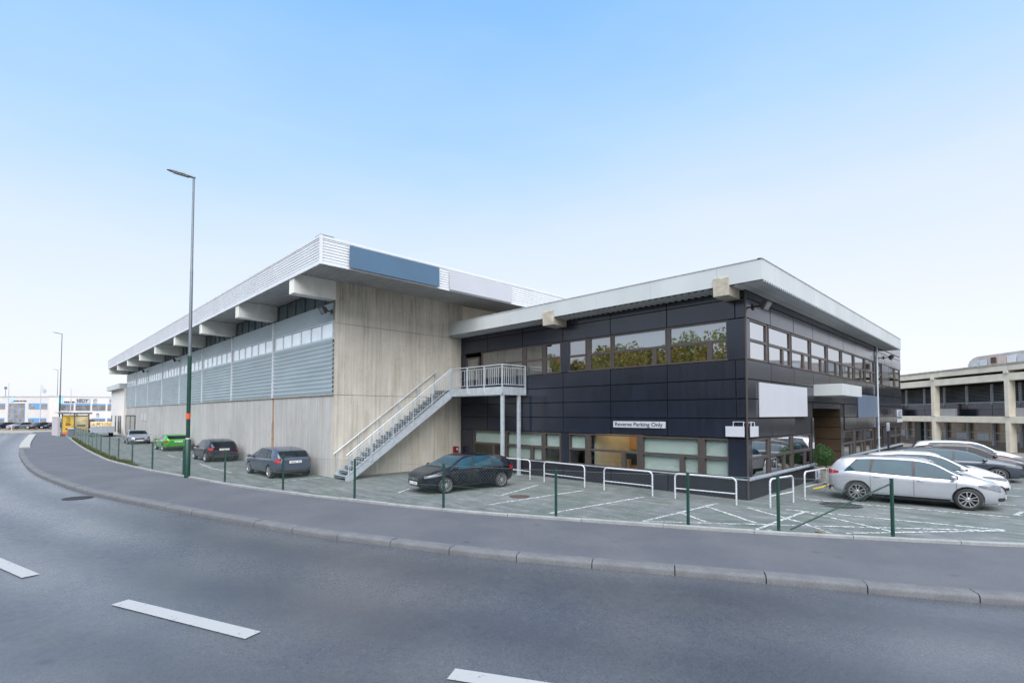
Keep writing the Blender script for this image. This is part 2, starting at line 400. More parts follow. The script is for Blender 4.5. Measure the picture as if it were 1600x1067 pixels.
# thin bright winter haze over the blue: whitens towards the horizon, a little more towards the east
tc = nt.nodes.new('ShaderNodeTexCoord'); sx = nt.nodes.new('ShaderNodeSeparateXYZ'); nt.links.new(tc.outputs['Generated'], sx.inputs[0])
def wm(op, a, b):
    n = nt.nodes.new('ShaderNodeMath'); n.operation = op
    for i, q in enumerate((a, b)):
        if hasattr(q, 'is_output'): nt.links.new(q, n.inputs[i])
        else: n.inputs[i].default_value = q
    return n.outputs[0]
az = wm('MULTIPLY', wm('ADD', wm('MULTIPLY', sx.outputs[0], .70), wm('MULTIPLY', sx.outputs[1], .71)), .07)
el = wm('SUBTRACT', sx.outputs[2], az)
nz = nt.nodes.new('ShaderNodeTexNoise'); nz.inputs['Scale'].default_value = 1.6; nz.inputs['Detail'].default_value = 4
mpn = nt.nodes.new('ShaderNodeMapping'); mpn.inputs['Scale'].default_value = (1, 1, 3.2); mpn.inputs['Rotation'].default_value = (.25, .1, 0); nt.links.new(tc.outputs['Generated'], mpn.inputs[0]); nt.links.new(mpn.outputs[0], nz.inputs['Vector']); nz.inputs['Roughness'].default_value = .6; el = wm('ADD', el, wm('MULTIPLY', wm('SUBTRACT', .5, nz.outputs['Fac']), .16))
cr = nt.nodes.new('ShaderNodeValToRGB'); nt.links.new(el, cr.inputs[0])
ce = cr.color_ramp.elements
for p_, c_ in ((.0,(.93,.945,1.0)),(.14,(.895,.915,1.0)),(.31,(.76,.86,1.0)),(.47,(.50,.74,1.0)),(.64,(.28,.58,1.0)),(1.0,(.17,.44,.94))):
    e_ = ce.new(p_) if p_ not in (0.0, 1.0) else ce[0 if p_ == 0 else -1]; e_.color = (*c_, 1)
bg = nt.nodes.new('ShaderNodeBackground'); bg.inputs[1].default_value = .02
bg2 = nt.nodes.new('ShaderNodeBackground'); bg2.inputs[1].default_value = .565; nt.links.new(cr.outputs[0], bg2.inputs[0])
ad = nt.nodes.new('ShaderNodeAddShader')
wo = nt.nodes.new('ShaderNodeOutputWorld'); nt.links.new(sky.outputs[0], bg.inputs[0])
nt.links.new(bg.outputs[0], ad.inputs[0]); nt.links.new(bg2.outputs[0], ad.inputs[1]); nt.links.new(ad.outputs[0], wo.inputs[0])
sl = bpy.data.lights.new('sun', 'SUN'); sl.energy = 4.4; sl.angle = math.radians(75); sl.color = (1, .965, .92)
so = bpy.data.objects.new('sun', sl); COL.objects.link(so)
sd = SUN_AZ*math.cos(SUN_EL) + V((0,0,math.sin(SUN_EL))); so.rotation_euler = sd.to_track_quat('Z', 'Y').to_euler(); so.location = sd*80
SC.view_settings.view_transform = 'Standard'; SC.view_settings.look = 'None'; SC.view_settings.gamma = 1; SC.view_settings.exposure = 0.70

# ------------------------------------------------------------------ ground, road, pavement, lot
kerb_pts = [(40,27),(30,15.5),(22,7.6),(14,.6),(9.6,-3.3),(6.1,-5.8),(3.11,-7.45),(-.76,-9.55),(-3.52,-10.75),(-6.46,-11.83),(-14,-13.85),(-20.2,-15.08),(-31.2,-16.05),(-52.6,-16.25),(-87,-15.2),(-100,-14.6)]
edge_pts = [(36,31),(27,20),(19,11.2),(12,3.6),(8.6,.3),(6.08,-1.75),(5.06,-2.44),(3.82,-3.22),(1.83,-4.42),(-2.26,-6.5),(-5.21,-7.85),(-8.37,-8.92),(-11.62,-9.85),(-15.12,-10.65),(-19.51,-11.3),(-24.37,-12.05),(-30.6,-12.6),(-36.3,-12.72),(-45.6,-12.72),(-58.8,-12.5),(-100,-11.6)]
kerb = catmull(kerb_pts, .35); edge = catmull(edge_pts, .35)
mb = MB(); mb.grid([(x, y, -.145) for x in (-1500,-200,-95,0,60,200,1500) for y in (-1500,-60,-20,30,200,1500)], 7, 6)
struct(mb.build('ground', mt['ground']))
# road with lengthwise UVs so that wheel tracks follow the bend
far = offset_line(kerb, 8.9); me = bpy.data.meshes.new('road'); vs = []; fs = []; NV = 7
for a, b in zip(kerb, far):
    for j in range(NV): vs.append(a.lerp(b, j/(NV-1)) + V((0,0,-.12)))
for i in range(len(kerb)-1):
    for j in range(NV-1): fs.append((i*NV+j, (i+1)*NV+j, (i+1)*NV+j+1, i*NV+j+1))
me.from_pydata([tuple(p) for p in vs], [], fs); uvl = me.uv_layers.new(name='UVMap'); acc = [0]
for a, b in zip(kerb, kerb[1:]): acc.append(acc[-1]+(b-a).length)
for lp in me.loops: uvl.data[lp.index].uv = (acc[lp.vertex_index//NV], (lp.vertex_index % NV)/(NV-1)*8.9)
bm = bmesh.new(); bm.from_mesh(me); bmesh.ops.recalc_face_normals(bm, faces=bm.faces)
if sum(f.normal.z for f in bm.faces) < 0: bmesh.ops.reverse_faces(bm, faces=bm.faces)
bm.to_mesh(me); bm.free()
me.materials.append(mt['road']); struct_o = bpy.data.objects.new('road', me); COL.objects.link(struct_o); struct(struct_o)
def even(pl, n):
    L = [0]
    for a, b in zip(pl, pl[1:]): L.append(L[-1]+(b-a).length)
    out = []; k = 0
    for i in range(n):
        t = L[-1]*i/(n-1)
        while k < len(L)-2 and L[k+1] < t: k += 1
        out.append(pl[k].lerp(pl[k+1], min(1, (t-L[k])/max(1e-6, L[k+1]-L[k]))))
    return out
kin = even(offset_line(kerb, -.2), 220); ein = even(edge, 220)
mb = MB(); mb.grid([p for a, b in zip(kin, ein) for p in (a, b)], 220, 2)
struct(mb.build('pavement', mt['pave']))
mb = MB(); el = even(edge, 220); mb.grid([p for a in el for p in (a, V((a.x, 27.5, 0)) if a.y < 27 else V((a.x, a.y+.5, 0)))], 220, 2)
struct(mb.build('parking_lot', mt['lot']))
mb = MB(); mb.grid([(x, y, -.004) for x in (-100, -40, 0, 37) for y in (27.4, 50, 90)], 4, 3)
struct(mb.build('sunlit_yard', mt['ground']))  # sheet behind the lot; its lighter tan paints in the sunlight there
# far pavement, hill behind the road
f2 = offset_line(kerb, 8.9)
mb = MB()
pv = even(f2, 120); pw = even(offset_line(kerb, 12.5), 120)
mb.grid([q for a, b in zip(pv, pw) for q in (a, b)], 120, 2)
struct(mb.build('pavement', mt['pave']))
mb = MB(); nx, ny = 40, 12
hp = []
for i in range(nx):
    for j in range(ny):
        x = -110+i*4.2; s = j/(ny-1); y = -29 - 34*s
        hp.append((x, y - max(0, x-6)*.15, -.16 + 8.0*s**1.1*(.85+.3*math.sin(x*.13))))
mb.grid(hp, nx, ny); struct(mb.build('hill', M('hill_turf', (.06,.075,.03), .95, var=.3, vs=.8), smooth=60))

def profile_strip(mb, line, prof):
    n = len(prof); ps = []
    for i, p in enumerate(line):
        t = (line[min(i+1, len(line)-1)]-line[max(0, i-1)]).normalized(); nrm = V((t.y, -t.x, 0))  # inwards (towards the lot)
        for d, z in prof: ps.append(p + nrm*d + V((0,0,z)))
    m = len(line); fs = []
    for i in range(m-1):
        for k in range(n):
            k2 = (k+1) % n; fs.append((i*n+k, i*n+k2, (i+1)*n+k2, (i+1)*n+k))
    fs += [tuple(range(n)), tuple((m-1)*n+k for k in range(n))[::-1]]
    mb.add(ps, fs)
mb = MB(); kl = resample(kerb, .29); seg = 5
for i in range(0, len(kl)-seg, seg):
    part = [p.copy() for p in kl[i:i+seg+1]]
    d0 = (part[1]-part[0]).normalized(); d1 = (part[-1]-part[-2]).normalized()
    part[0] += d0*.009; part[-1] -= d1*.009
    jz = rnd.uniform(-.006, .006); jd = rnd.uniform(-.006, .006)
    profile_strip(mb, part, [(jd,-.16),(jd,-.045+jz),(.018+jd,-.008+jz),(.05+jd,.008+jz),(.27,.012+jz),(.27,-.16)])
struct(mb.build('kerb', mt['granite'], smooth=40))
mb = MB(); el = resample(edge, .33)
for i in range(0, len(el)-6, 6):
    part = [p.copy() for p in el[i:i+7]]; d1 = (part[-1]-part[-2]).normalized(); part[-1] -= d1*.012
    jz = rnd.uniform(-.008, .008)
    profile_strip(mb, part, [(-.01,-.05),(0,.055+jz),(.02,.07+jz),(.11,.07+jz),(.125,.055+jz),(.13,-.05)])
struct(mb.build('lot_edging', mt['edging'], smooth=40))
# raised bus stop kerb at the far bend
mb = MB(); bk = [p for p in kerb if -86 < p.x < -49.5]; profile_strip(mb, bk, [(-.04,-.13),(-.02,.05),(.02,.075),(.62,.08),(.66,-.05)])
struct(mb.build('kerb', M('pale_kerb', (.30,.30,.28), .8, var=.1, bump=.1)))

LQ = [0]
def line_quad(mb, a, b, w, z=.004):
    LQ[0] += 1; z += (LQ[0] % 40)*.0002
    a, b = V((a[0],a[1],z)), V((b[0],b[1],z)); d = (b-a).normalized(); n = V((-d.y, d.x, 0))*w/2
    k = max(1, int((b-a).length/1.2)); mb.grid([q for i in range(k+1) for q in (a.lerp(b, i/k)+n, a.lerp(b, i/k)-n)], k+1, 2)
mb = MB()
for a, b in [((-6.15,-4.9),(-6.95,-2.2)),((-5.15,-6.3),(-4.9,-2.0)),((-3.0,-6.0),(-2.66,-1.7)),((-.66,-5.1),(-.46,-1.2)),((-.6,-5.05),(5.72,-.06)),
             ((-.49,-3.4),(.46,-4.02)),((-.45,-1.95),(1.39,-3.26)),((.46,-1.28),(2.26,-2.45)),((2.26,-2.45),(3.0,-3.2)),((1.68,-4.0),(1.8,-.74)),((1.86,-3.8),(2.1,-4.02)),
             ((1.34,-.81),(5.76,.07)),((1.8,-.78),(4.05,-2.05)),((3.24,-2.95),(5.74,-.02)),((1.17,1.49),(5.81,2.23)),((1.3,4.0),(5.9,4.72)),((1.4,6.5),(6.0,7.2)),((1.5,9),(6.1,9.7)),((1.6,11.5),(6.2,12.2)),
             ((5.9,2.7),(6.02,3.5)),((5.9,2.7),(6.5,2.78)),((6.02,3.5),(6.6,3.58)),
             ((-14.95,-9.15),(-14.8,-7.0)),((-8.95,-7.1),(-9.6,-6.2)),((-23.95,-8.6),(-23.85,-7.0)),((-19.9,-8.4),(-20.05,-7.1)),((-25.7,-9.25),(-22.6,-9.45)),((-22.6,-9.45),(-19.6,-9.3)),
             ((-30.3,-9.2),(-30.3,-7.0)),((-33.6,-9.3),(-31.4,-9.3)),((-36.2,-9.2),(-36.2,-7)),((-42.5,-9.2),(-42.5,-7)),((-48.6,-9.2),(-48.6,-7)),((-29.5,-9.35),(-27.4,-9.4))]:
    line_quad(mb, a, b, .1)
o = struct(mb.build('parking_bay_markings', mt['linep'], recalc=False))
mb = MB()
cl = offset_line(kerb, 4.35)
for a, b in [((-9.1,-17.05),(-6.02,-16.22)),((-3.4,-15.29),(-.78,-14.24)),((1.75,-13.02),(4.2,-11.65)),((6.6,-10.1),(9.0,-8.4)),((-15.2,-18.4),(-12.2,-17.8)),((-21.4,-19.3),(-18.4,-18.95))]:
    line_quad(mb, a, b, .235, -.115)
struct(mb.build('centre_line_dashes', mt['dashp'], recalc=False))
# drains and covers
def drain(loc, label, r, mat, cat='drain cover', grate=True):
    t = thing('drain_cover', label, cat, loc)
    mb = MB(); mb.lathe((loc[0],loc[1],loc[2]+.002), [(r,0),(r,.012),(r*.9,.014),(r*.88,.006),(0,.006)], 28); mb.build('frame', mat, t, smooth=40)
    mb = MB()
    for k in range(-3, 4):
        hw = math.sqrt(max(.01, (r*.84)**2-(k*r*.24)**2)); mb.box(loc[0]+k*r*.24-r*.07, loc[0]+k*r*.24+r*.07, loc[1]-hw, loc[1]+hw, loc[2]+.008, loc[2]+.016)
    mb.build('grating', mat, t)
drain((-16.25,-14.93,-.12), 'round iron drain grating in the road beside the long kerb', .42, mt['iron'])
drain((-5.55,-4.6,0), 'rusty round drain cover in the parking lot near the black car', .34, mt['rust'])
drain((2.25,1.1,0), 'dark round manhole cover behind the silver car at the corner', .55, mt['iron'])

# ------------------------------------------------------------------ the hall
L, W, B = 14.43, 6.82, 7.17
XE = -L-8*B; YB = 24.0
hall = thing('industrial_hall', 'long concrete and corrugated metal hall with white overhanging roof edge on concrete beams', 'hall', (-L, -W, 0))
mb = MB()                                                            # backing core
mb.box(XE+.1, -L-.3, -W+.3, YB, 0, 8.3); mb.build('inner_wall', mt['black'], hall)
mb = MB()                                                            # end wall in three pours
for z0, z1 in ((-.1,3.525),(3.54,6.60),(6.615,8.5)):
    mb.box(-L-.3, -L, -W, .13, z0, z1)
mb.build('end_wall', mt['concrete'], hall)
mb = MB()
for y0, y1 in ((.14,3.3),(3.32,6.8),(6.82,12),(12.02,18),(18.02,YB)):
    mb.box(-L-.4, -L-.16, y0, y1, 6.0, 6.98); mb.box(-L-.4, -L-.16, y0, y1, 7.0, 8.5)
mb.box(-L-.4, -L-.16, .14, YB, 0, 5.98)
mb.build('upper_end_wall', mt['cream_concrete'], hall)
mb = MB()
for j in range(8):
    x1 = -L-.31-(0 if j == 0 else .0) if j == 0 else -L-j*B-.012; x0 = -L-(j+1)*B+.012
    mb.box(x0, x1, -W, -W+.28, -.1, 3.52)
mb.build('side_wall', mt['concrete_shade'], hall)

def corr_x(mb, x0, x1, y, z0, z1, pitch, amp, out=-1, steep=.28):
    """horizontal corrugation: profile in z, run along x, facing -y"""
    prof = []; n = max(1, round((z1-z0)/pitch)); p = (z1-z0)/n
    for i in range(n):
        zz = z0+i*p
        prof += [(0, zz), (0, zz+p*steep*.6), (amp, zz+p*.5), (amp, zz+p*(1-steep*.3))]
    prof.append((0, z1))
    mb.grid([q for d, z in prof for q in (V((x0, y+out*d, z)), V((x1, y+out*d, z)))], len(prof), 2)
def corr_y(mb, y0, y1, x, z0, z1, pitch, amp, steep=.28):
    prof = []; n = max(1, round((z1-z0)/pitch)); p = (z1-z0)/n
    for i in range(n):
        zz = z0+i*p; prof += [(0, zz), (0, zz+p*steep*.6), (amp, zz+p*.5), (amp, zz+p*(1-steep*.3))]
    prof.append((0, z1))
    mb.grid([q for d, z in prof for q in (V((x+d, y0, z)), V((x+d, y1, z)))], len(prof), 2)
for j in range(8):
    xa = -L-.04-j*B if j == 0 else -L-j*B-.0; xb = -L-(j+1)*B
    mb = MB(); corr_x(mb, xb+.06, xa-.06, -W-.015, 3.56, 5.90, .195, .062); corr_x(mb, xb+.06, xa-.06, -W-.015, 6.72, 7.5, .13, .05)
    mb.box(xb+.06, xa-.06, -W-.07, -W+.02, 5.90, 5.955)
    mb.build('cladding', mt['corr'], hall, recalc=False, smooth=50)
    # ribbon window: frame, panes
    nb = 6; wx0, wx1 = xb+.16, xa-.14; mb = MB()
    for k in range(nb+1):
        x = wx0+(wx1-wx0)*k/nb; mb.box(x-.028, x+.028, -W-.045, -W+.05, 6.02, 6.66)
    mb.box(wx0-.03, wx1+.03, -W-.05, -W+.05, 5.957, 6.02); mb.box(wx0-.03, wx1+.03, -W-.05, -W+.05, 6.66, 6.715)
    wf = mb.build('window', mt['galv'], hall)
    mb = MB()
    for k in range(nb):
        a, b = wx0+(wx1-wx0)*k/nb, wx0+(wx1-wx0)*(k+1)/nb; t = rnd.uniform(-.004,.004)
        mb.obox(((a+b)/2, -W+.005, 6.34), ((b-a)/2-.03,t,0), (0,.008,0), (0,-t,.318))
    mb.build('pane', mt['hallglass'], wf)
    mb = MB()
    for k in range(nb+1):
        x = xb+.3+(xa-xb-.4)*k/nb; mb.box(x-.03, x+.03, -W+.06, -W+.16, 7.53, 8.28)
    mb.box(xb+.04, xa-.04, -W+.0, -W+.16, 7.5, 7.53)
    cf = mb.build('clerestory_window', M('blue_clerestory_frame', (.09,.15,.24), .5) if j == 0 else bpy.data.materials['blue_clerestory_frame'], hall)
    mb = MB()
    for k in range(nb):
        a = xb+.3+(xa-xb-.4)*k/nb; b = xb+.3+(xa-xb-.4)*(k+1)/nb; mb.box(a+.03, b-.03, -W+.10, -W+.12, 7.531, 8.28)
    mb.build('pane', mt['clere'], cf)
    # white joint post
    if j > 0:
        mb = MB(); mb.box(-L-j*B-.06, -L-j*B+.06, -W-.10, -W-.0, 3.55, 7.5); mb.build('joint_post', mt['fascia'], hall)
    mb = MB(); mb.box(xb+.02, xa-.02, -W-.06, -W-.003, 3.525, 3.56); mb.build('drip_flashing', mt['rust_concrete'] if j < 3 else mt['galv'], hall)
for j in range(9):
    x1 = -L-j*B if j else -L+.0; mb = MB()
    mb.box(x1-.5, x1-.004, -8.6, -W+.14, 7.6, 8.42); mb.build('roof_beam', mt['beam_concrete'], hall, bevel=.02)
# roof slab, corrugated soffit and white ribbed fascia
XR, YF = -11.85, -8.62; XL = XE-1.0
mb = MB(); mb.box(XL+.05, XR-.05, YF+.05, YB+1, 8.48, 9.18); mb.build('roof', mt['roof'], hall)
mb = MB(); prof = []; y = YF+.03
while y < YB: prof += [(y, 8.44), (y+.07, 8.44), (y+.1, 8.40), (y+.17, 8.40)]; y += .2
mb.grid([q for yy, z in prof for q in (V((XL+.05, yy, z)), V((XR-.03, yy, z)))], len(prof), 2)
mb.build('soffit', mt['soffit'], hall, recalc=False)
mb = MB()
corr_x(mb, XL, XR-.06, YF+.0, 8.36, 9.22, .108, .017, steep=.5); mb.box(XL, XR-.05, YF-.03, YF+.02, 9.22, 9.31); mb.box(XL, XR-.05, YF-.035, YF+.02, 8.22, 8.36)
mb.box(XR-.065, XR+.012, YF-.04, YF+.06, 8.23, 9.31)
mb.build('side_fascia', mt['fascia'], hall, recalc=False)
mb = MB()
corr_y(mb, YF+.06, YB+1, XR-.03, 8.33, 9.2, .108, .017, .5); mb.box(XR-.05, XR-.002, YF+.06, YB+1, 9.2, 9.30); mb.box(XR-.05, XR, YF+.06, YB+1, 8.24, 8.33)
mb.build('end_fascia', mt['fascia'], hall, recalc=False)
mb = MB(); mb.box(XL-.03, XL+.05, YF, YB, 8.23, 9.3); mb.build('far_fascia', mt['fascia'], hall)
mb = MB(); mb.prism([(XR-.01,YF-.02,9.31),(XR-.01,YF+.5,9.31),(XR-.5,YF-.02,9.31)], (0,0,.03)); mb.build('corner_cap', mt['lampgrey'], hall)
# bent strip of downpipe patch on the side wall
mb = MB(); mb.box(-L-B-.10, -L-B+.10, -W-.05, -W-.002, .75, 2.25); mb.box(-L-B-.045, -L-B+.045, -W-.04, -W-.001, 2.25, 3.5); mb.build('repair_strip', M('rusty_brown_strip', (.33,.20,.13), .8, var=.25, vs=5), hall)
mb = MB(); mb.box(-71.5,-65.0,-W-.05,-W-.002, 0, 2.5); dr = mb.build('gate_door', M('grey_door', (.30,.30,.28), .6, var=.1), hall)
mb = MB()
for x in (-71.55,-68.2,-64.95): mb.box(x-.05,x+.05,-W-.09,-W-.05,0,2.52)
mb.box(-71.6,-64.9,-W-.09,-W-.05,2.5,2.58); mb.build('door_frame', mt['trim'], dr)
def hang(name, label, cat, pts, mat, group=None, **kw):
    mb = MB(); mb.box(*pts); o = mb.build(name, mat); return tag(o, label, cat, group)
for k, (xa, xb) in enumerate(((-61.2,-59.9),(-59.4,-58.0))):
    tag((lambda m: (m.box(xa, xb, -W-.04, -W-.006, 2.02, 2.78), m.build('notice_board', mt['white'], bevel=.01))[1])(MB()),
        ('left' if k == 0 else 'right') + ' one of two white notice boards on the shaded side wall of the hall', 'notice board', 'notice boards on the hall wall')

# blank signs on the hall roof edge
t = thing('roof_sign', 'long blank blue sign panel on the white roof edge of the hall', 'sign', (XR+.08, -5.4, 8.7))
mb = MB(); mb.box(XR+.06, XR+.12, -7.53, -3.36, 8.29, 9.13); mb.build('panel', mt['bluesign'], t)
mb = MB()
for y in (-7,-5.4,-3.9): mb.box(XR+.0, XR+.058, y-.05, y+.05, 8.4, 9.0)
mb.build('bracket', mt['galv'], t)
t = thing('roof_sign', 'long blank white sign panel on the roof edge right of the blue one', 'sign', (XR+.08, -.8, 8.7))
mb = MB(); mb.box(XR+.03, XR+.07, -2.74, 1.13, 8.29, 9.14); mb.build('panel', mt['white'], t)
mb = MB()
for y in (-2.3,-.8,.8): mb.box(XR+.0, XR+.028, y-.05, y+.05, 8.4, 9.0)
mb.build('bracket', mt['galv'], t)

def floodlight(label, pos, out, side=V((0,0,0))):
    """a tilted lamp housing on a wall bracket; pos on the wall, out = wall normal"""
    t = thing('floodlight', label, 'floodlight', pos, group='wall floodlights'); p = V(pos); o = V(out); s = o.cross(V((0,0,1)))
    mb = MB(); mb.beam(p, p+o*.22, .05, .05); mb.obox(p+o*.015, o*.015, s*.07, V((0,0,.1))); mb.build('bracket', mt['trim'], t)
    c = p+o*.36+V((0,0,.02)); d = (o*.85-V((0,0,.5))).normalized(); u = d.cross(s)
    mb = MB(); mb.prism([c+s*.19+u*.1-d*.09, c-s*.19+u*.1-d*.09, c-s*.19-u*.12-d*.05, c+s*.19-u*.12-d*.05], d*.10)
    mb.obox(c+d*.07, d*.05, s*.22, u*.155); mb.build('housing', mt['trim'], t, bevel=.015)
    mb = MB(); mb.obox(c+d*.123, d*.003, s*.19, u*.125); mb.build('lens', M('lamp_lens', (.16,.17,.18), .1, spec=.9) if 'lamp_lens' not in bpy.data.materials else bpy.data.materials['lamp_lens'], t)
floodlight('dark floodlight near the front corner of the hall below the first roof beam', (-L-.25, -W-.05, 7.12), (0,-1,0))
floodlight('dark floodlight on the fourth joint post of the hall side', (-L-4*B, -W-.1, 7.15), (0,-1,0))
floodlight('dark floodlight at the far end of the hall side wall', (-L-6*B, -W-.1, 7.12), (0,-1,0))

t = thing('fire_alarm_box', 'small red alarm box on the concrete wall behind the black car', 'alarm box', (-L, -.34, .9))
mb = MB(); mb.box(-L, -L+.12, -.50, -.20, .74, 1.06); mb.build('box', mt['red'], t, bevel=.02)
mb = MB(); mb.box(-L+.12, -L+.125, -.36, -.25, .86, .98); mb.build('glass_front', mt['white'], t)

# annex at the far end
ax = thing('annex_building', 'low pale annex building attached to the far end of the hall', 'building', (XE-6, -W-.2, 0))
mb = MB(); mb.box(XE-12, XE-.02, -W-.25, 14, -.1, 5.9); mb.build('wall', M('pale_render', (.66,.64,.62), .85, var=.06), ax)
mb = MB(); mb.box(XE-12.5, XE-.03, -W-.75, 14.4, 5.9, 6.5); mb.build('roof_edge', mt['ofascia'], ax)
for xa, xb in ((-83.2,-82.4),(-79.4,-78.3),(-76.7,-75.6),(-75.0,-73.9)):
    mb = MB(); mb.box(xa, xb, -W-.30, -W-.251, .4, 2.5); f = mb.build('door', mt['frame'], ax)
    mb = MB(); mb.box(xa+.2, xb-.2, -W-.31, -W-.301, .7, 2.3); mb.build('pane', mt['clere'], f)

# ------------------------------------------------------------------ the dark office building
of = thing('office_building', 'two storey office building with dark panels and pale flat roof on concrete beams', 'building', (0,0,0))
YD = 28.0
FR = lambda a, d, z: V((a, -d, z))
RT = lambda a, d, z: V((d, a, z))
def bx(mb, m, a0, a1, d0, d1, z0, z1):
    p, q = m(a0,d0,z0), m(a1,d1,z1); mb.box(min(p.x,q.x), max(p.x,q.x), min(p.y,q.y), max(p.y,q.y), z0, z1)
# wall cores (with the window bands left open) and rooms behind
mb = MB()
for z0, z1 in ((-.1,.62),(1.93,4.42),(5.80,7.0)):
    mb.box(-L+.02, -.06, .05, .3, z0, z1)
    if z0 < 1.9 and z1 > 0 and z0 < 0: 
        mb.box(-.3, -.05, .05, 7.13, z0, z1); mb.box(-.3, -.05, 11.38, YD-.05, z0, z1)
    elif z0 > 1 and z0 < 3:
        mb.box(-.3, -.05, .05, 7.13, z0, z1); mb.box(-.3, -.05, 11.38, YD-.05, z0, z1); mb.box(-.3, -.05, 7.13, 11.38, 2.94, z1)
    else: mb.box(-.3, -.05, .05, YD-.05, z0, z1)
mb.box(-L+.02, -L+.3, .3, YD, 0, 7); mb.box(-L+.02, -.05, YD-.3, YD-.05, 0, 7)
mb.build('inner_wall', mt['black'], of)
mb = MB()
for z0, z1 in ((-.05,.1),(2.9,4.0),(6.5,6.8)): mb.box(-L+.3, -.3, .3, 7.0, z0, z1); mb.box(-L+.3, -2.9, 7.0, YD-.3, z0, z1); mb.box(-2.9, -.3, 11.5, YD-.3, z0, z1)
for z0, z1 in ((.1,2.9),(4.0,6.5)):
    mb.box(-L+.3, -4.4, 4.6, 4.75, z0, z1); mb.box(-4.5, -4.35, 4.7, YD-.4, z0, z1)
    for x in (-11.4,-9.0,-6.2,-3.9,-1.3): mb.box(x-.05, x+.05, .45, 4.6, z0, z1)
    for y in (3.9,6.95,13.9,18.9): mb.box(-4.35, -1.6 if y<5 else -.5, y, y+.1, z0, z1)
mb.build('room_partition', mt['room'], of)
mb = MB(); mb.box(-6.15,-3.98,2.9,2.98,.1,2.9); mb.box(-5.3,-4.9,2.6,2.89,1.4,1.75); mb.build('wooden_cabinet', mt['roomwarm'], of)
mb = MB(); mb.box(-5.6,-4.9,1.6,2.4,2.8,2.86); mb.box(-13.0,-12.2,2.0,2.6,2.8,2.86); mb.build('ceiling_lamp', emit('warm_ceiling_lamp', (1,.72,.38), 9), of)
mb = MB(); mb.box(-4.9,-4.1,.7,1.0,.95,1.2); mb.box(-4.8,-4.2,.9,.95,.7,1.3); mb.box(-7.0,-6.5,.7,1.2,.7,1.1); mb.build('desk_equipment', mt['trim'], of)

gap = .017
def panels(mb, m, xs, zs, proud=.035, skip=()):
    for i in range(len(xs)-1):
        for k in range(len(zs)-1):
            a0, a1, z0, z1 = xs[i]+gap, xs[i+1]-gap, zs[k]+gap, zs[k+1]-gap
            if any(a0 < s[1] and a1 > s[0] and z0 < s[3] and z1 > s[2] for s in skip): continue
            t = rnd.uniform(-.003,.003); p, q = m(a0,0,z0), m(a1,0,z1); c = (p+q)/2; ua = (m(a1,0,0)-m(a0,0,0))/2; n = m(0,1,0)
            mb.obox(c + n*(-.02), ua + n*t, n*(.02), V((0,0,(z1-z0)/2)) + n*rnd.uniform(-.002,.002))
J = [-.33-k*2.397 for k in range(6)]                                   # front joints, right to left
xf = sorted([0-.02] + J + [-L+.02])
Z_HI = [5.78,6.42,6.66]; Z_MID = [1.93,2.57,3.2,3.83,4.45]
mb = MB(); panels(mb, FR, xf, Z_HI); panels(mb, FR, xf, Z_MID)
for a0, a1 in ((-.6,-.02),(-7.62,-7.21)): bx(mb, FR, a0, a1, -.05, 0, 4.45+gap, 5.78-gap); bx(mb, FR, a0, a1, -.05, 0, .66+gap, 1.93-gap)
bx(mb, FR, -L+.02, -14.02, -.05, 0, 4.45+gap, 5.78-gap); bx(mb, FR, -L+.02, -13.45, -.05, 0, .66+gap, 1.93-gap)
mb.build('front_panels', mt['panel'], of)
K = [2.213+k*2.481 for k in range(8)]
yr = [.02] + K + [21.4, 22.2, 24.7, 27.98]
DOOR = (7.13, 11.38, 0, 2.95)
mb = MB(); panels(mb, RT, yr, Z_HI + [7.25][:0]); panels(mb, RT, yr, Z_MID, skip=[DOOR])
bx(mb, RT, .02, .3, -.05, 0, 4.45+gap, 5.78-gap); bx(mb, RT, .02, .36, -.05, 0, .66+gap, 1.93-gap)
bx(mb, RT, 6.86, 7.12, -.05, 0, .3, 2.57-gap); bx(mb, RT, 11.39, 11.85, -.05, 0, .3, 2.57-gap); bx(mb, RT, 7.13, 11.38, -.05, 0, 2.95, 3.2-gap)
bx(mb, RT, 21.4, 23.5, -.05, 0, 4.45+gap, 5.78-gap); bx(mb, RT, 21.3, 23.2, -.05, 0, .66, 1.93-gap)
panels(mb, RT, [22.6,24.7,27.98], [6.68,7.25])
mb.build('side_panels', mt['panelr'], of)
mb = MB()
for a, b in zip(xf, xf[1:]): bx(mb, FR, a+gap, b-gap, -.05, .02, -.05, .62)
mb.build('plinth', mt['plinth'], of); mb = MB()
yp = [.0,2.213,4.69,7.1]
for a, b in zip(yp, yp[1:]): bx(mb, RT, a+gap, b-gap, -.05, .02, -.05, .60)
mb.build('plinth', mt['plinth'], of); mb = MB()
for a, b in ((11.4,14.6),(14.62,18.6),(18.62,YD)): bx(mb, RT, a+gap, b-gap, -.05, .02, -.05, .60)
mb.build('plinth', mt['plinth'], of)
mb = MB(); bx(mb, RT, .0, 7.1, .0, .10, .615, .66); bx(mb, RT, 11.42, YD, .0, .10, .615, .66); bx(mb, FR, -L+.02, .0, -.0, .04, .62, .66)
n = 60
for k in range(n):
    y = .1+7*k/n; mb.obox((.07, y, .68), (.05,0,-.02), (0,.028,0), (0,0,.012))
for k in range(120):
    y = 11.5+16*k/120; mb.obox((.07, y, .68), (.05,0,-.02), (0,.03,0), (0,0,.012))
mb.build('sill_grille', mt['galvd'], of)

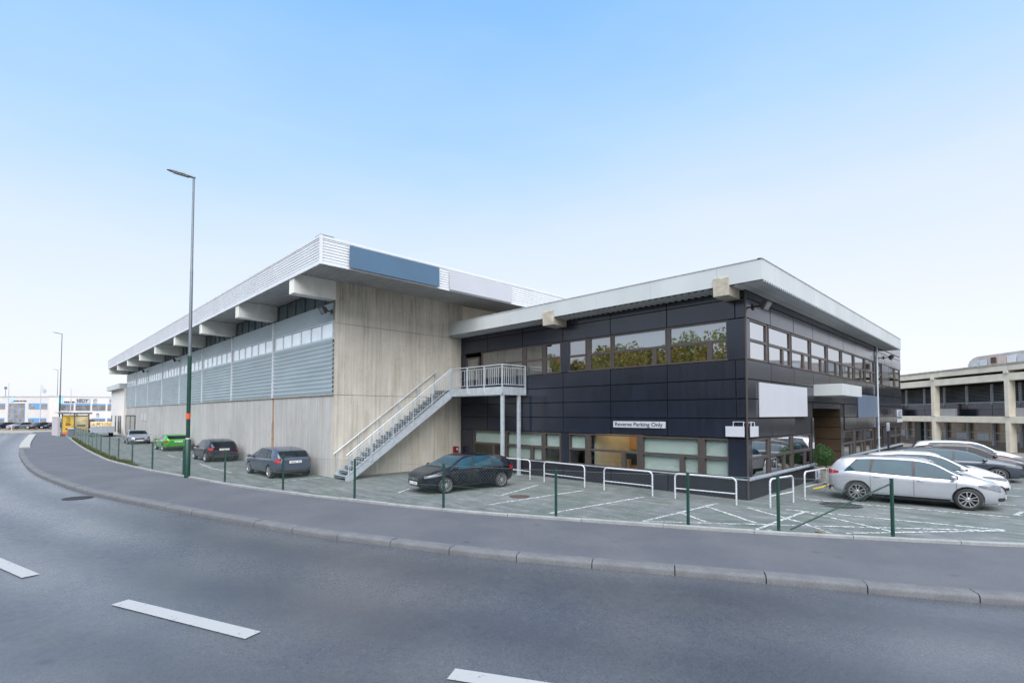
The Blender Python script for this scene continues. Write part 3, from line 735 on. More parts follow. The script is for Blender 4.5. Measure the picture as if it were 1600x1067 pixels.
WINS = []
def window(m, a0, a1, z0, z1, zt=None, split=None, blind=False, fw=.055, lower=None, mat='frame'):
    """frame with its panes; a along the wall, zt = transom height, split = casement post in the lower half"""
    mb = MB(); D0, D1 = -.12, -.012
    bx(mb, m, a0-fw, a1+fw, D0, D1, z1, z1+fw); bx(mb, m, a0-fw, a1+fw, D0, D1+.015, z0-fw, z0)
    bx(mb, m, a0-fw, a0, D0, D1, z0, z1); bx(mb, m, a1, a1+fw, D0, D1, z0, z1)
    P = []
    if zt:
        bx(mb, m, a0, a1, D0, D1, zt-.045, zt+.045); P.append((a0,a1,zt+.045,z1))
        if split is not None:
            bx(mb, m, split-.085, split+.085, D0, D1, z0, zt-.045); P += [(a0,split-.085,z0,zt-.045),(split+.085,a1,z0,zt-.045)]
        else: P.append((a0,a1,z0,zt-.045))
    else: P.append((a0,a1,z0,z1))
    f = mb.build('window', mt[mat], of)
    for a, b, c, d in P:
        g = MB(); n = m(0,1,0); p, q = m(a,-.06,c), m(b,-.06,d); t = rnd.uniform(-.0025,.0025)
        g.obox((p+q)/2, (m(b,0,0)-m(a,0,0))/2+n*t, n*.006, V((0,0,(d-c)/2))+n*rnd.uniform(-.0025,.0025)); g.build('pane', mt['glass_side' if m is RT else ('glass_up' if z0 > 3 else 'glass')], f)
    WINS.append((m, a0, a1, z0, z1))
    if blind:
        s = MB(); zl = (lower if lower is not None else z0); k = z1+.03; pr = []
        while k > zl: pr += [(-.20, k), (-.165, k-.030)]; k -= .036
        s.grid([q for d_, z_ in pr for q in (m(a0-.02, d_, z_), m(a1+.02, d_, z_))], len(pr), 2)
        s.build('blind', mt['blind'], f, recalc=False)
    return f
UZ = (4.51, 5.72, 5.11)
window(FR, -2.60, -.62, *UZ, split=-1.19, blind=True, lower=5.11); window(FR, -4.98, -2.80, *UZ, split=-3.24, blind=True, lower=5.11)
window(FR, -7.19, -6.35, *UZ); window(FR, -6.08, -5.14, *UZ)
window(FR, -9.72, -8.74, *UZ); window(FR, -8.50, -7.69, *UZ, blind=False)
window(FR, -12.75, -9.97, *UZ, split=-10.82)
f = window(FR, -13.95, -13.06, 3.95, 5.5, fw=.08); f.name = 'balcony_door'
mb = MB(); bx(mb, FR, -13.25, -13.2, -.0, .05, 4.9, 5.05); mb.build('handle', mt['chrome'], f)
LZ = (.70, 1.86, 1.28)
window(FR, -13.38, -11.22, *LZ, split=-11.9, blind=True, lower=1.3); window(FR, -10.97, -8.77, *LZ, split=-9.37, blind=True)
window(FR, -8.55, -7.74, *LZ, blind=True, lower=1.3); window(FR, -7.18, -6.39, *LZ, blind=True, lower=1.3)
window(FR, -6.13, -3.99, *LZ, split=-4.58); window(FR, -3.74, -1.64, *LZ, split=-2.22, blind=True); window(FR, -1.40, -.64, *LZ, blind=True)
for a0, a1, sp in ((.38,1.80,None),(2.1,4.25,3.5),(4.52,6.74,5.95),(7.0,9.2,8.4),(9.5,11.7,10.9),(12.0,14.2,13.4),(14.5,16.7,15.9),(17.0,19.2,18.4),(19.75,21.2,None),(23.7,25.5,None),(25.9,27.7,None)):
    window(RT, a0, a1, *UZ, split=sp)
for a0, a1, sp in ((.42,1.82,None),(2.1,4.22,3.5),(4.5,6.7,5.95),(11.95,13.9,13.3),(14.4,16.3,15.7),(16.6,18.6,18.0),(19.4,21.0,None),(23.6,25.4,None),(25.8,27.6,None)):
    window(RT, a0, a1, *LZ, split=sp)
mb = MB()
for m_ in (FR, RT):
    for zr in (UZ, LZ):
        ws_ = sorted([w_[1:3] for w_ in WINS if w_[0] is m_ and abs(w_[3]-zr[0]) < .02])
        for (p0,p1), (q0,q1) in zip(ws_, ws_[1:]):
            if q0-p1-.11 > .02 and q0-p1 < .65:
                mb = MB(); bx(mb, m_, p1+.056, q0-.056, -.13, -.03, zr[0]-.05, zr[1]+.055); mb.build('window_post', mt['frame'], of)
mb = MB(); mb.box(-.02,.025,-.025,.02,-.05,6.66); mb.build('corner_trim', mt['frame'], of)
# recessed entrance with brown panels
mb = MB()
for z0, z1 in ((0,.41),(.44,.95),(.98,1.51),(1.54,2.07),(2.10,2.55),(2.58,2.94)):
    mb.box(-2.8, -.0, 11.345, 11.375, z0, z1)
mb.build('entrance_lining', mt['brown_panel'], of)
mb = MB(); mb.box(-2.9,-2.82,7.1,11.4,0,3); mb.box(-2.9,-.06,7.1,11.4,2.94,3.0); mb.box(-2.8,-.06,11.376,11.5,0,2.94); mb.box(-2.8,-.06,7.0,7.134,0,2.94); mb.build('entrance_recess', mt['black'], of)
d = (lambda g: (g.box(-2.815,-2.76,8.0,10.4,.02,2.3), g.build('entrance_door', mt['frame'], of))[1])(MB())
mb = MB(); mb.box(-2.758,-2.75,8.1,9.15,.2,2.2); mb.box(-2.758,-2.75,9.25,10.3,.2,2.2); mb.build('pane', mt['glass'], d)
mb = MB(); mb.box(.0,1.05,7.13,10.4,3.46,3.93); mb.build('entrance_canopy', mt['ofascia'], of, bevel=.01)
# roof
mb = MB(); mb.box(-L+.02, .75, -.75, 22.35, 6.78, 7.24); mb.box(-L+.02,-.02,22.35,YD,6.9,7.26); mb.build('roof', mt['roof'], of)
mb = MB(); FS = [-L+.01,-12.2,-9.9,-7.6,-5.2,-2.9,-.55,.79]
for a, b in zip(FS, FS[1:]): mb.box(a+.003, b-.003, -.81, -.75, 6.7, 7.31)
mb.box(-L+.01, .78, -.83, -.70, 7.31, 7.335)
mb.build('front_fascia', mt['ofascia'], of)
mb = MB(); FS = [-.80,.3,2.0,4.4,6.9,9.3,11.8,14.2,16.7,19.1,21.6,22.4]
for a, b in zip(FS, FS[1:]): mb.box(.75, .81, a+.004, b-.004, 6.7, 7.31)
mb.box(.68, .83, -.83, 22.4, 7.31, 7.335); mb.box(-.02, .81, 22.4, 22.44, 6.7, 7.31)
mb.build('side_fascia', mt['ofascia'], of)
mb = MB(); prof = []; x = -L+.03
while x < .1: prof += [(x,6.70),(x+.09,6.70),(x+.12,6.66),(x+.21,6.66)]; x += .24
mb.grid([q for xx, z in prof for q in (V((xx,-.76,z)), V((xx,.05,z)))], len(prof), 2)
mb.build('front_soffit', mt['osoffit'], of, recalc=False)
mb = MB()
for k in range(3): mb.box(.0+.25*k+.006 if k else .0, .25*(k+1)-.006 if k < 2 else .75, -.75, 22.4, 6.672, 6.70)
mb.box(0,.75,-.75,22.4,6.69,6.71)
mb.build('side_soffit', mt['osoffit'], of)
mb = MB()
y = -.7
while y < 22.3: mb.box(.70,.805,y,y+.1,6.66,6.699); y += .2
mb.build('soffit_vent_strip', mt['galv'], of)
for x0, x1 in ((-.66,-.17),(-7.9,-7.32)):
    mb = MB(); mb.box(x0, x1, -.86, .04, 6.38, 6.96); mb.build('roof_beam', mt['rust_concrete'], of, bevel=.015)
mb = MB(); mb.tube([(.07,19.55,6.7),(.07,19.55,.1)], .05, 10); mb.build('downpipe', mt['galv'], of)
floodlight('dark floodlight high on the side wall at the near corner of the office', (0,.62,6.2), (1,0,0))
floodlight('dark floodlight high on the side wall at the far end of the office', (0,21.9,6.2), (1,0,0))

# signs of the office
t = thing('parking_sign', 'long white sign reading Reverse Parking Only on dark panels', 'sign', (-3.9,-.01,2.2))
mb = MB(); mb.box(-4.99,-2.8,-.035,-.012,2.205,2.44); mb.build('panel', mt['white'], t)
text_mesh('lettering', 'Reverse Parking Only', .2, mt['signtext'], t, (-4.9,-.038,2.262), (1,0,0), (0,0,1), bold=.002)
lo = [c for c in t.children if c.name.startswith('lettering')][0]
wd = max(v.co.x for v in lo.data.vertices)-min(v.co.x for v in lo.data.vertices); x0 = min(v.co.x for v in lo.data.vertices)
for v in lo.data.vertices: v.co.x = x0+(v.co.x-x0)*2.0/wd
def board(name, label, pts, mat, cat='sign'):
    mb = MB(); mb.box(*pts); return tag(mb.build(name, mat, bevel=.006), label, cat)
board('blank_board', 'large blank white board on the office side wall left of the entrance canopy', (.012,.06,.97,6.05,2.61,3.75), mt['white'])
board('blank_board', 'blank blue grey board on the office side wall right of the entrance canopy', (.012,.06,14.75,19.5,2.53,3.74), mt['greysign'])
def lampboard(label, m, a0, a1, b0, b1):
    t = thing('bracket_sign', label, 'sign', m((a0+a1)/2, 0, 2))
    mb = MB(); bx(mb, m, a0, a1, .06, .12, 1.985, 2.315); mb.build('panel', mt['white'], t, bevel=.006)
    mb = MB(); mb.tube([m(b0,.09,2.3),m(b0,.09,2.46),m(b1,.09,2.46),m(b1,.09,2.3)], .014, 6); mb.tube([m(b0,.09,2.44),m(b0,-.02,2.44)], .014, 6); mb.tube([m(b1,.09,2.44),m(b1,-.02,2.44)], .014, 6); mb.build('bracket', mt['whitepaint'], t)
lampboard('blank white sign hung on a wire bracket at the front side of the office corner', FR, -.64,-.06,-.40,-.08)
lampboard('blank white sign hung on a wire bracket at the entrance side of the office corner', RT, .05,.62,.07,.36)
t = thing('round_logo_sign', 'small white sign with blue grey ring emblem at the far end of the office side', 'sign', (.03,26.8,2.8))
mb = MB(); mb.box(.012,.05,25.9,27.7,2.55,3.02); mb.build('panel', mt['white'], t)
mb = MB()
for r, c in ((.5,0),): mb.tube([(.055,26.8+.55*math.cos(a*math.pi/16),2.77+.15*math.sin(a*math.pi/16)) for a in range(3,30)], .03, 6)
mb.tube([(.055,26.6,2.78),(.055,27.0,2.76)], .03, 6)
mb.build('emblem', mt['greysign'], t)
board('blank_plate', 'narrow blank white plate under the ring emblem sign', (.012,.05,25.9,27.8,2.16,2.38), mt['white'])
board('wall_plate', 'tiny white plate beside the recessed office entrance', (.012,.03,6.78,7.0,1.3,1.55), mt['white'], 'plate')
board('vent_box', 'small dark square box on the far office side wall', (.0,.12,22.2,23.2,2.68,3.0), mt['trim'], 'vent')
t = thing('post_sign', 'narrow white upright sign with dark lettering on a black post', 'sign', (.35,20.6,0))
mb = MB(); mb.box(.3,.4,20.55,20.65,0,1.9); mb.build('post', mt['trim'], t)
mb = MB(); mb.box(.31,.39,20.35,20.85,1.72,2.2); mb.build('panel', mt['white'], t)
mb = MB()
for z, y0, y1 in ((2.1,20.5,20.7),(2.0,20.45,20.55),(1.93,20.5,20.75),(1.84,20.45,20.6),(1.78,20.5,20.75)): mb.box(.392,.396,y0,y1,z-.018,z+.018); mb.box(y0*0+.32,.38,20.345,20.349,z-.018,z+.018)
mb.build('marks', mt['signtext'], t)

# ------------------------------------------------------------------ steel stair and landing
st = thing('steel_stair', 'galvanised open steel stair up the concrete end wall to a railed landing', 'staircase', (-13.85,-6.85,0))
xi, xo = -14.32, -13.25; Y0, Y1, ZT = -6.88, -1.5, 3.88; NT_ = 22
run, rise = (Y1-Y0)/NT_, ZT/NT_
sl_ = ZT/(Y1-Y0)
for x in (xi, xo):
    mb = MB(); mb.prism([(x-.012,Y0,0),(x-.012,Y0+.3,0),(x-.012,Y1+.12,ZT-.32),(x-.012,Y1+.12,ZT),(x-.012,Y1,ZT),(x-.012,Y0,.14)], (.024,0,0))
    mb.prism([(x-.03,Y0+.02,.145),(x-.03,Y1,ZT+.01),(x-.03,Y1,ZT+.022),(x-.03,Y0+.02,.157)], (.06,0,0)); mb.build('stringer', mt['galv'], st)
for k in range(NT_):
    y, z = Y0+k*run, (k+1)*rise-.02
    mb = MB(); mb.box(xi+.015, xo-.015, y, y+run+.02, z-.035, z); mb.box(xi+.015, xo-.015, y, y+.01, z-.06, z); mb.build('tread', mt['galvd'], st)
def rail(x, ya, yb, name, post_n, bal, mat='galv'):
    z = lambda y: (y-Y0)*sl_+.1
    mb = MB(); mb.tube([(x,ya,z(ya)+.92),(x,yb,z(yb)+.92)], .024, 8)
    if bal: mb.tube([(x,ya,z(ya)+.80),(x,yb,z(yb)+.80)], .014, 6); mb.tube([(x,ya,z(ya)+.08),(x,yb,z(yb)+.08)], .014, 6)
    o = mb.build(name, mt[mat], st, smooth=60)
    mb = MB()
    for k in range(post_n):
        y = ya+.12+(yb-ya-.2)*k/(post_n-1); mb.box(x-.02,x+.02,y-.02,y+.02,z(y)-.2,z(y)+.92)
    mb.build('rail_posts', mt[mat], o)
    if bal:
        mb = MB(); y = ya+.2
        while y < yb-.1: mb.tube([(x,y,z(y)+.08),(x,y,z(y)+.80)], .011, 5); y += .125
        mb.build('balusters', mt[mat], o)
rail(xo+.035, Y0, Y1-.05, 'handrail', 6, True); rail(xi-.02, Y0, Y1-.1, 'handrail', 6, False)
XL1, ZL = -9.68, 3.88
mb = MB(); mb.box(-L+.01, XL1, Y1, -.02, ZL-.04, ZL); mb.build('landing_deck', mt['galvd'], st)
mb = MB(); mb.box(xo, XL1+.02, Y1-.02, Y1, ZL-.33, ZL+.02); mb.box(XL1, XL1+.02, Y1-.02, -.02, ZL-.33, ZL+.02); mb.box(-L+.02, XL1, -.08,-.04, ZL-.3, ZL-.045)
for x in (-13.2,-12,-10.9): mb.box(x, x+.08, Y1, -.04, ZL-.2, ZL-.041)
mb.build('landing_frame', mt['galv'], st)
def flat_rail(pts, nposts, name='landing_railing'):
    mb = MB()
    for a, b in zip(pts, pts[1:]):
        a, b = V(a), V(b)
        for h, r in ((.98,.024),(.86,.014),(.12,.014)): mb.tube([a+V((0,0,h)), b+V((0,0,h))], r, 8)
    o = mb.build(name, mt['galv'], st, smooth=60); mb = MB(); m2 = MB()
    for (a, b), n in zip(zip(pts, pts[1:]), nposts):
        a, b = V(a), V(b); l = (b-a).length
        for k in range(0 if a == V(pts[0]) else 1, n+1):
            p = a.lerp(b, k/n); mb.box(p.x-.025,p.x+.025,p.y-.025,p.y+.025,ZL-.25,ZL+.98)
        m = int(l/.12)
        for k in range(1, m):
            if k % 7 == 0: continue
            p = a.lerp(b, k/m); m2.tube([p+V((0,0,.12)), p+V((0,0,.86))], .011, 5)
    mb.build('rail_posts', mt['galv'], o); m2.build('balusters', mt['galv'], o)
flat_rail([(xo+.05,Y1-.03,ZL),(XL1+.03,Y1-.03,ZL),(XL1+.03,-.1,ZL)], [3,1])
for y in (-1.42,-.42):
    mb = MB(); mb.box(XL1-.13, XL1-.0, y-.065, y+.065, 0, ZL-.33); mb.box(XL1-.2, XL1+.07, y-.13, y+.13, 0, .02); mb.build('support_column', mt['galv'], st, bevel=.012)

# ------------------------------------------------------------------ white tube barriers
def hoop(a, b, label, h=.80, plate=False):
    a, b = V((*a,0)), V((*b,0)); t = thing('tube_barrier', label, 'barrier', (a+b)/2, 0, 'white tube barriers by the office')
    d = (b-a).normalized(); pts = [a]
    r = .14
    for k in range(6): an = k/5*math.pi/2; pts.append(a+d*(r-r*math.cos(an))+V((0,0,h-r+r*math.sin(an))))
    for k in range(6): an = k/5*math.pi/2; pts.append(b-d*(r-r*math.sin(an))+V((0,0,h-r+r*math.cos(an))))
    pts.append(b); mb = MB(); mb.tube(pts, .027, 10); mb.build('hoop', mt['whitepaint'], t, smooth=50)
    mb = MB(); mb.tube([a+V((0,0,.33)), b+V((0,0,.33))], .02, 8); mb.build('cross_rail', mt['whitepaint'], t, smooth=50)
    if plate:
        n = V((d.y,-d.x,0)); c = a.lerp(b,.55)+V((0,0,h-.14)); mb = MB(); mb.obox(c+n*.035, d*.19, n*.006, V((0,0,.16))); pl = mb.build('plate', mt['white'], t)
        mb = MB(); mb.obox(c+n*.043-d*.09, d*.06, n*.002, V((0,0,.11))); mb.obox(c+n*.043+d*.08, d*.05, n*.002, V((0,0,.012))); mb.build('plate_mark', mt['greysign'], pl)
hoop((-10.5,-1.15),(-8.31,-1.2), 'white tube barrier partly hidden by the black car')
hoop((-7.43,-1.3),(-5.35,-1.38), 'white tube barrier under the lower windows just right of the black car')
hoop((-4.43,-1.45),(-2.54,-1.4), 'white tube barrier under the parking sign')
hoop((-1.79,-1.3),(.06,-1.08), 'white tube barrier nearest the office corner on its front side')
hoop((.92,-.82),(1.1,.62), 'short white tube barrier on the entrance side nearest the office corner', .82)
hoop((1.05,1.95),(1.22,3.8), 'white tube barrier with a white plate left of the potted bush', .82, True)
hoop((1.1,5.0),(1.3,6.9), 'white tube barrier with a plate behind the tail of the silver car', .82, True)
mb = MB(); mb.tube([(.75+.05*math.sin(k*.7)+k*.02, 4.0+k*.28, .03) for k in range(8)], .028, 6); tag(mb.build('hose', mt['yellow'], smooth=60), 'short yellow hose lying on the ground beside the tube barriers', 'hose')

# potted bush
t = thing('potted_bush', 'round clipped green bush in a concrete pot beside the office entrance', 'potted plant', (.62,6.25,0))
mb = MB(); mb.lathe((.62,6.25,0), [(.27,0),(.33,.05),(.40,.55),(.43,.57),(.43,.64),(.38,.64),(.36,.52),(0,.52)], 28); mb.build('pot', mt['pot'], t, smooth=40)
mb = MB(); mb.tube([(.62,6.25,.5),(.63,6.26,1.0)], .03, 7); mb.build('stem', mt['bark'], t)
mb = MB()
for k in range(2600):
    u = V((rnd.gauss(0,1),rnd.gauss(0,1),rnd.gauss(0,1))).normalized(); r = .42*(rnd.random()**.25)*(1+.1*math.sin(5*u.x+3*u.z))
    c = V((.55,6.15,1.08))+V((u.x*r,u.y*r,u.z*r*1.1)); a = V((rnd.gauss(0,1),rnd.gauss(0,1),rnd.gauss(0,1))).normalized(); b = a.cross(u).normalized(); a = (a-u*a.dot(u)*.5).normalized(); s = rnd.uniform(.018,.034)
    mb.add([c-a*s, c+b*s*.5, c+a*s, c-b*s*.5], [(0,1,2,3)])
mb.build('foliage', mt['boxleaf'], t, recalc=False)

# ------------------------------------------------------------------ chain link fence
posts = [(4.06,-2.64),(2.11,-3.83),(.43,-4.88),(-2.52,-6.30),(-5.59,-7.66),(-8.79,-8.76),(-12.19,-9.72),(-16.2,-10.5),(-20.15,-11.12),(-23.94,-11.66),(-27.57,-11.98),(-31.25,-12.15),(-34.68,-12.22),(-38.8,-12.26),(-42.2,-12.2),(-45.6,-12.16),(-49,-12.12),(-52.4,-12.06),(-55.8,-12.0),(-59.2,-11.95),(-62.6,-11.9),(-66.2,-11.85),(-69.2,-11.75)]
fe = thing('chain_link_fence', 'chain link fence on dark green posts along the pavement edge', 'fence', (-12.19,-9.72,0))
HF = 1.27
for i, (x, y) in enumerate(posts):
    mb = MB(); mb.tube([(x,y,-.02),(x,y,HF)], .037, 10); mb.tube([(x,y,HF),(x,y,HF+.015)], .04, 10); mb.build('post', mt['green'], fe, smooth=50)
mb = MB(); mb.tube([(4.04,-2.66,1.17),(2.32,-3.72,.06)], .02, 8); mb.build('brace', mt['green'], fe, smooth=50)
pl = [V((x,y,0)) for x, y in posts]
fl = [p + V((0,-.035,0)) for p in pl]
LL = [0]
for a, b in zip(fl, fl[1:]): LL.append(LL[-1]+(b-a).length)
def fpt(s, z):
    s = max(0, min(LL[-1], s)); i = 0
    while i < len(LL)-2 and LL[i+1] < s: i += 1
    p = fl[i].lerp(fl[i+1], (s-LL[i])/(LL[i+1]-LL[i])); sag = .012*math.sin(math.pi*(s-LL[i])/(LL[i+1]-LL[i]))
    return V((p.x, p.y, z - (sag if z > .6 else 0)))
mb = MB(); ZB, ZTOP = .05, 1.24; hh = ZTOP-ZB; cell = .092; s = -hh; rw = .0017
def wire(s0, s1):
    # straight wire in the fence plane, clipped to the run, broken where posts turn the run
    n = 5; last = None
    for k in range(n+1):
        t = k/n; ss = s0+(s1-s0)*t
        if ss < 0 or ss > LL[-1]: last = None; continue
        p = fpt(ss, ZB+hh*t)
        if last is not None:
            d = (p-last).normalized(); a = d.cross(V((0,1,0))).normalized()*rw; b = d.cross(a).normalized()*rw
            mb.add([last+a, last-a*.5+b*.87, last-a*.5-b*.87, p+a, p-a*.5+b*.87, p-a*.5-b*.87], [(0,1,4,3),(1,2,5,4),(2,0,3,5)])
        last = p
while s < LL[-1]:
    wire(s, s+hh); wire(s+hh, s); s += cell
mb.build('wire_mesh', mt['wire'], fe, recalc=False)
mb = MB()
for z in (ZB+.01, .66, ZTOP):
    mb.tube([fpt(LL[-1]*k/160, z) for k in range(161)], .0028, 4)
mb.build('line_wire', mt['wire'], fe)
# grass at the foot of the far fence
mb = MB()
for k in range(9000):
    x = rnd.uniform(-66,-26.5); 
    y0 = [p for p in edge if p.x <= x][0].y + .16; y = y0 + abs(rnd.gauss(0,.16)) ; h = rnd.uniform(.05,.22)*(1.3 if math.sin(x*1.7)>0 else .7)
    an = rnd.uniform(0,math.pi); a = V((math.cos(an),math.sin(an),0))*rnd.uniform(.012,.03); tip = V((rnd.gauss(0,.05),rnd.gauss(0,.05),h))
    c = V((x,y,.0)); mb.add([c-a, c+a, c+tip], [(0,1,2)])
tag(mb.build('grass', mt['grassm'], recalc=False), 'rough grass tufts at the foot of the far fence', 'grass', kind='stuff')
# stick and leaf litter by the near fence post
mb = MB(); mb.tube([(2.72,-3.3,.02),(2.95,-3.42,.03),(3.08,-3.52,.015)], .025, 6); tag(mb.build('wood_stick', M('dry_wood', (.22,.16,.09), .8, var=.2, vs=9)), 'short broken brown stick on the lot by the sloping fence brace', 'stick')

# ------------------------------------------------------------------ street lamps
def street_lamp(label, loc, h, band=False, scale=1, az=V((-.45,-.89,0)), mat='lampgrey', lower='green'):
    t = thing('street_lamp', label, 'street lamp', loc, 0, 'street lamps along the pavement'); p = V(loc)
    mb = MB(); mb.tube([p+V((0,0,-.05)), p+V((0,0,1.62)), p+V((0,0,1.66))], [.115*scale,.115*scale,.085*scale], 14); mb.build('pole_base', mt[lower], t, smooth=40)
    mb = MB(); mb.tube([p+V((0,0,1.6)), p+V((0,0,5.15))], .078*scale, 12); mb.tube([p+V((0,0,5.1)), p+V((0,0,5.2))], .083*scale, 12); mb.build('lower_pole', mt[lower], t, smooth=40)
    mb = MB(); mb.tube([p+V((0,0,5.18)), p+V((0,0,8.9)), p+V((0,0,8.95)), p+V((0,0,h))], [.066*scale,.06*scale,.052*scale,.042*scale], 12); mb.build('upper_pole', mt[mat], t, smooth=40)
    mb = MB(); mb.tube([p+V((0,0,1.62)), p+V((0,0,1.69))], .1*scale, 14); mb.build('collar', mt['galv'], t, smooth=40)
    if band: mb = MB(); mb.tube([p+V((0,0,2.5)), p+V((0,0,2.74))], .0815, 14); mb.build('orange_band', mt['orange'], t, smooth=40)
    a = az.normalized(); c = p+V((0,0,h)); d = (a+V((0,0,.2))).normalized(); s = a.cross(V((0,0,1))); u = s.cross(d)
    mb = MB(); vs = []; n = 14
    for i, (x, wd, hh_) in enumerate([(-.06,.05,.05),(.1,.11,.07),(.35,.16,.085),(.65,.165,.085),(.9,.13,.065),(1.03,.05,.03)]):
        for k in range(n):
            an = 2*math.pi*k/n; vs.append(c+d*x*scale+s*math.cos(an)*wd*scale+u*(math.sin(an)*hh_*(1 if math.sin(an)>0 else .35))*scale)
    fs = [(i*n+k,i*n+(k+1)%n,(i+1)*n+(k+1)%n,(i+1)*n+k) for i in range(5) for k in range(n)]+[tuple(range(n)),tuple(5*n+k for k in range(n))]
    mb.add(vs, fs); hd = mb.build('lamp_head', mt['lampgrey'], t, smooth=50)
    mb = MB(); mb.obox(c+d*.5*scale-u*.034*scale, d*.3*scale, s*.11*scale, u*.006); mb.build('lens', bpy.data.materials['lamp_lens'], hd)
street_lamp('tall dark green street lamp with an orange band in front of the hall', (-18.95,-11.22,0), 12.98, True)
street_lamp('middle street lamp behind the bus shelter', tuple(G(93.5,66)), 13.2)
street_lamp('farthest street lamp beyond the grey screen wall left of the shelter', tuple(G(89,118)), 13.0)

# ------------------------------------------------------------------ bus shelter, bin and screen wall
c0 = G(98,62); ex = V((.86,.5,0)); ex = (G(117,61.7)-G(98,62)).normalized(); ey = V((-ex.y,ex.x,0))
wlen = (G(117,61.7)-G(98,62)).length
bs = thing('bus_shelter', 'glass bus shelter with flat dark roof and yellow poster at the end of the pavement', 'bus shelter', tuple(c0))
P = lambda a, b, z: c0+ex*a+ey*b+V((0,0,z))
def pbox(mb, a0,a1,b0,b1,z0,z1): mb.obox(P((a0+a1)/2,(b0+b1)/2,(z0+z1)/2), ex*(a1-a0)/2, ey*(b1-b0)/2, V((0,0,(z1-z0)/2)))
DS = 1.75
mb = MB(); pbox(mb,-.25,wlen+.12,-.3,DS+.35,2.72,2.92); mb.build('roof', mt['lampgrey'], bs, bevel=.03)
mb = MB(); pbox(mb,-.75,.1,-.32,DS*.4,2.93,2.99); pbox(mb,-.72,-.26,-.32,DS*.4,2.80,2.93); mb.build('roof_edge', mt['white'], bs)
for a, b in ((0,0),(wlen,0),(0,DS),(wlen,DS)):
    mb = MB(); pbox(mb,a-.05,a+.05,b-.05,b+.05,0,2.72); mb.build('post', mt['lampgrey'], bs)
mb = MB(); pbox(mb,.06,wlen-.06,-.012,.012,.3,2.6); o = mb.build('poster', M('yellow_poster', (.50,.34,.07), .3, var=.3, vs=1.6), bs)
k = MB()
for z in (2.25,2.05,1.85): pbox(k,.62,1.2,-.02,-.0125,z,z+.07)
pbox(k,.5,1.1,-.02,-.0125,1.62,1.7); k.build('poster_print', mt['trim'], o)
k = MB(); pbox(k,.5,1.25,-.02,-.0125,1.35,1.52); pbox(k,.55,1.05,-.02,-.0125,.8,1.0); k.build('poster_print', mt['red'], o)
k = MB(); pbox(k,.1,wlen-.1,-.02,-.0125,.31,.5); k.build('poster_print', mt['orange'], o)
mb = MB(); pbox(mb,wlen-.012,wlen+.012,.07,DS-.07,.3,2.6); mb.build('poster', M('pale_yellow_poster', (.60,.52,.30), .4, var=.3, vs=1.4), bs)
mb = MB(); pbox(mb,wlen+.013,wlen+.02,.1,DS-.1,2.42,2.55); pbox(mb,wlen+.013,wlen+.02,.3,DS-.4,1.2,1.4); mb.build('poster_print', mt['greysign'], bs)
mb = MB(); pbox(mb,.1,.5,.4,DS-.3,.42,.47); pbox(mb,.25,.33,.5,.58,0,.42); pbox(mb,.25,.33,DS-.5,DS-.42,0,.42); mb.build('bench', mt['galv'], bs)
b0 = G(111.5,58.5); t = thing('litter_bin', 'dark litter bin with a pale lid in front of the bus shelter', 'bin', tuple(b0))
mb = MB(); mb.box(b0.x-.25,b0.x+.25,b0.y-.25,b0.y+.25,.1,.98); mb.build('bin_body', mt['lampgrey'], t, bevel=.02)
mb = MB(); mb.box(b0.x-.28,b0.x+.28,b0.y-.28,b0.y+.28,.98,1.1); mb.build('lid', mt['galv'], t, bevel=.02)
mb = MB(); a = G(84,66); b = G(93,63); mb.beam(a+V((0,0,1.15)), b+V((0,0,1.15)), .25, 2.3); mb.beam(a+V((0,0,2.33)), b+V((0,0,2.33)), .32, .06); tag(mb.build('screen_wall', M('mauve_grey_render', (.46,.43,.45), .8, var=.06)), 'plain grey screen wall left of the bus shelter', 'wall')

# ------------------------------------------------------------------ far street: office block, flag poles
def facade_building(name, label, A, Bp, h, depth, mat, bays, extra=None):
    A, Bp = V(A), V(Bp); e = (Bp-A).normalized(); n = V((e.y,-e.x,0)); Ln = (Bp-A).length
    t = thing(name, label, 'building', tuple(A)); mb = MB()
    mb.prism([A, Bp, Bp-n*depth-e*depth*1.15, A-n*depth-e*depth*1.15], (0,0,h)); mb.build('wall', mat, t)
    mb = MB(); mb.prism([A+n*.08+V((0,0,h)), Bp+n*.08+V((0,0,h)), Bp-n*depth-e*depth*1.15+V((0,0,h)), A-n*depth-e*depth*1.15+V((0,0,h))], (0,0,.16)); mb.build('roof_edge', mt['galv'], t)
    for a0, a1, z0, z1, kind in bays:
        mb = MB(); c = A+e*(a0+a1)/2+V((0,0,(z0+z1)/2)); hw, hz = (a1-a0)/2, (z1-z0)/2
        mb.obox(c+n*.03, e*hw, n*.03, V((0,0,hz))); f = mb.build('window', mt['bluetext'], t)
        k = max(2, round((a1-a0)/1.1)); g = MB(); skip = k//2 if k > 2 else -1
        for i in range(k):
            if i == skip and kind != 'tall': continue
            x0, x1 = a0+(a1-a0)*i/k+.06, a0+(a1-a0)*(i+1)/k-.06
            nz = 4 if kind == 'tall' else 1
            for q in range(nz):
                za, zb = z0+(z1-z0)*q/nz+.06, z0+(z1-z0)*(q+1)/nz-(.06 if nz > 1 else .28)
                g.obox(A+e*(x0+x1)/2+V((0,0,(za+zb)/2))+n*.063, e*(x1-x0)/2, n*.003, V((0,0,(zb-za)/2)))
        g.build('pane', mt['hazeglass'], f)
    return t, e, n
mt['hazeglass'] = M('far_window_glass', (.20,.17,.15), .12, spec=.9, var=.5, vs=1.2)
mt['farwall'] = M('pale_far_wall', (.50,.475,.47), .85, var=.04)
D1 = 97
def bay(px0, px1, y0, y1, d=D1, base=-70): 
    u = d/789; return ((px0-base)*u, (px1-base)*u, Zof(y1,d), Zof(y0,d))
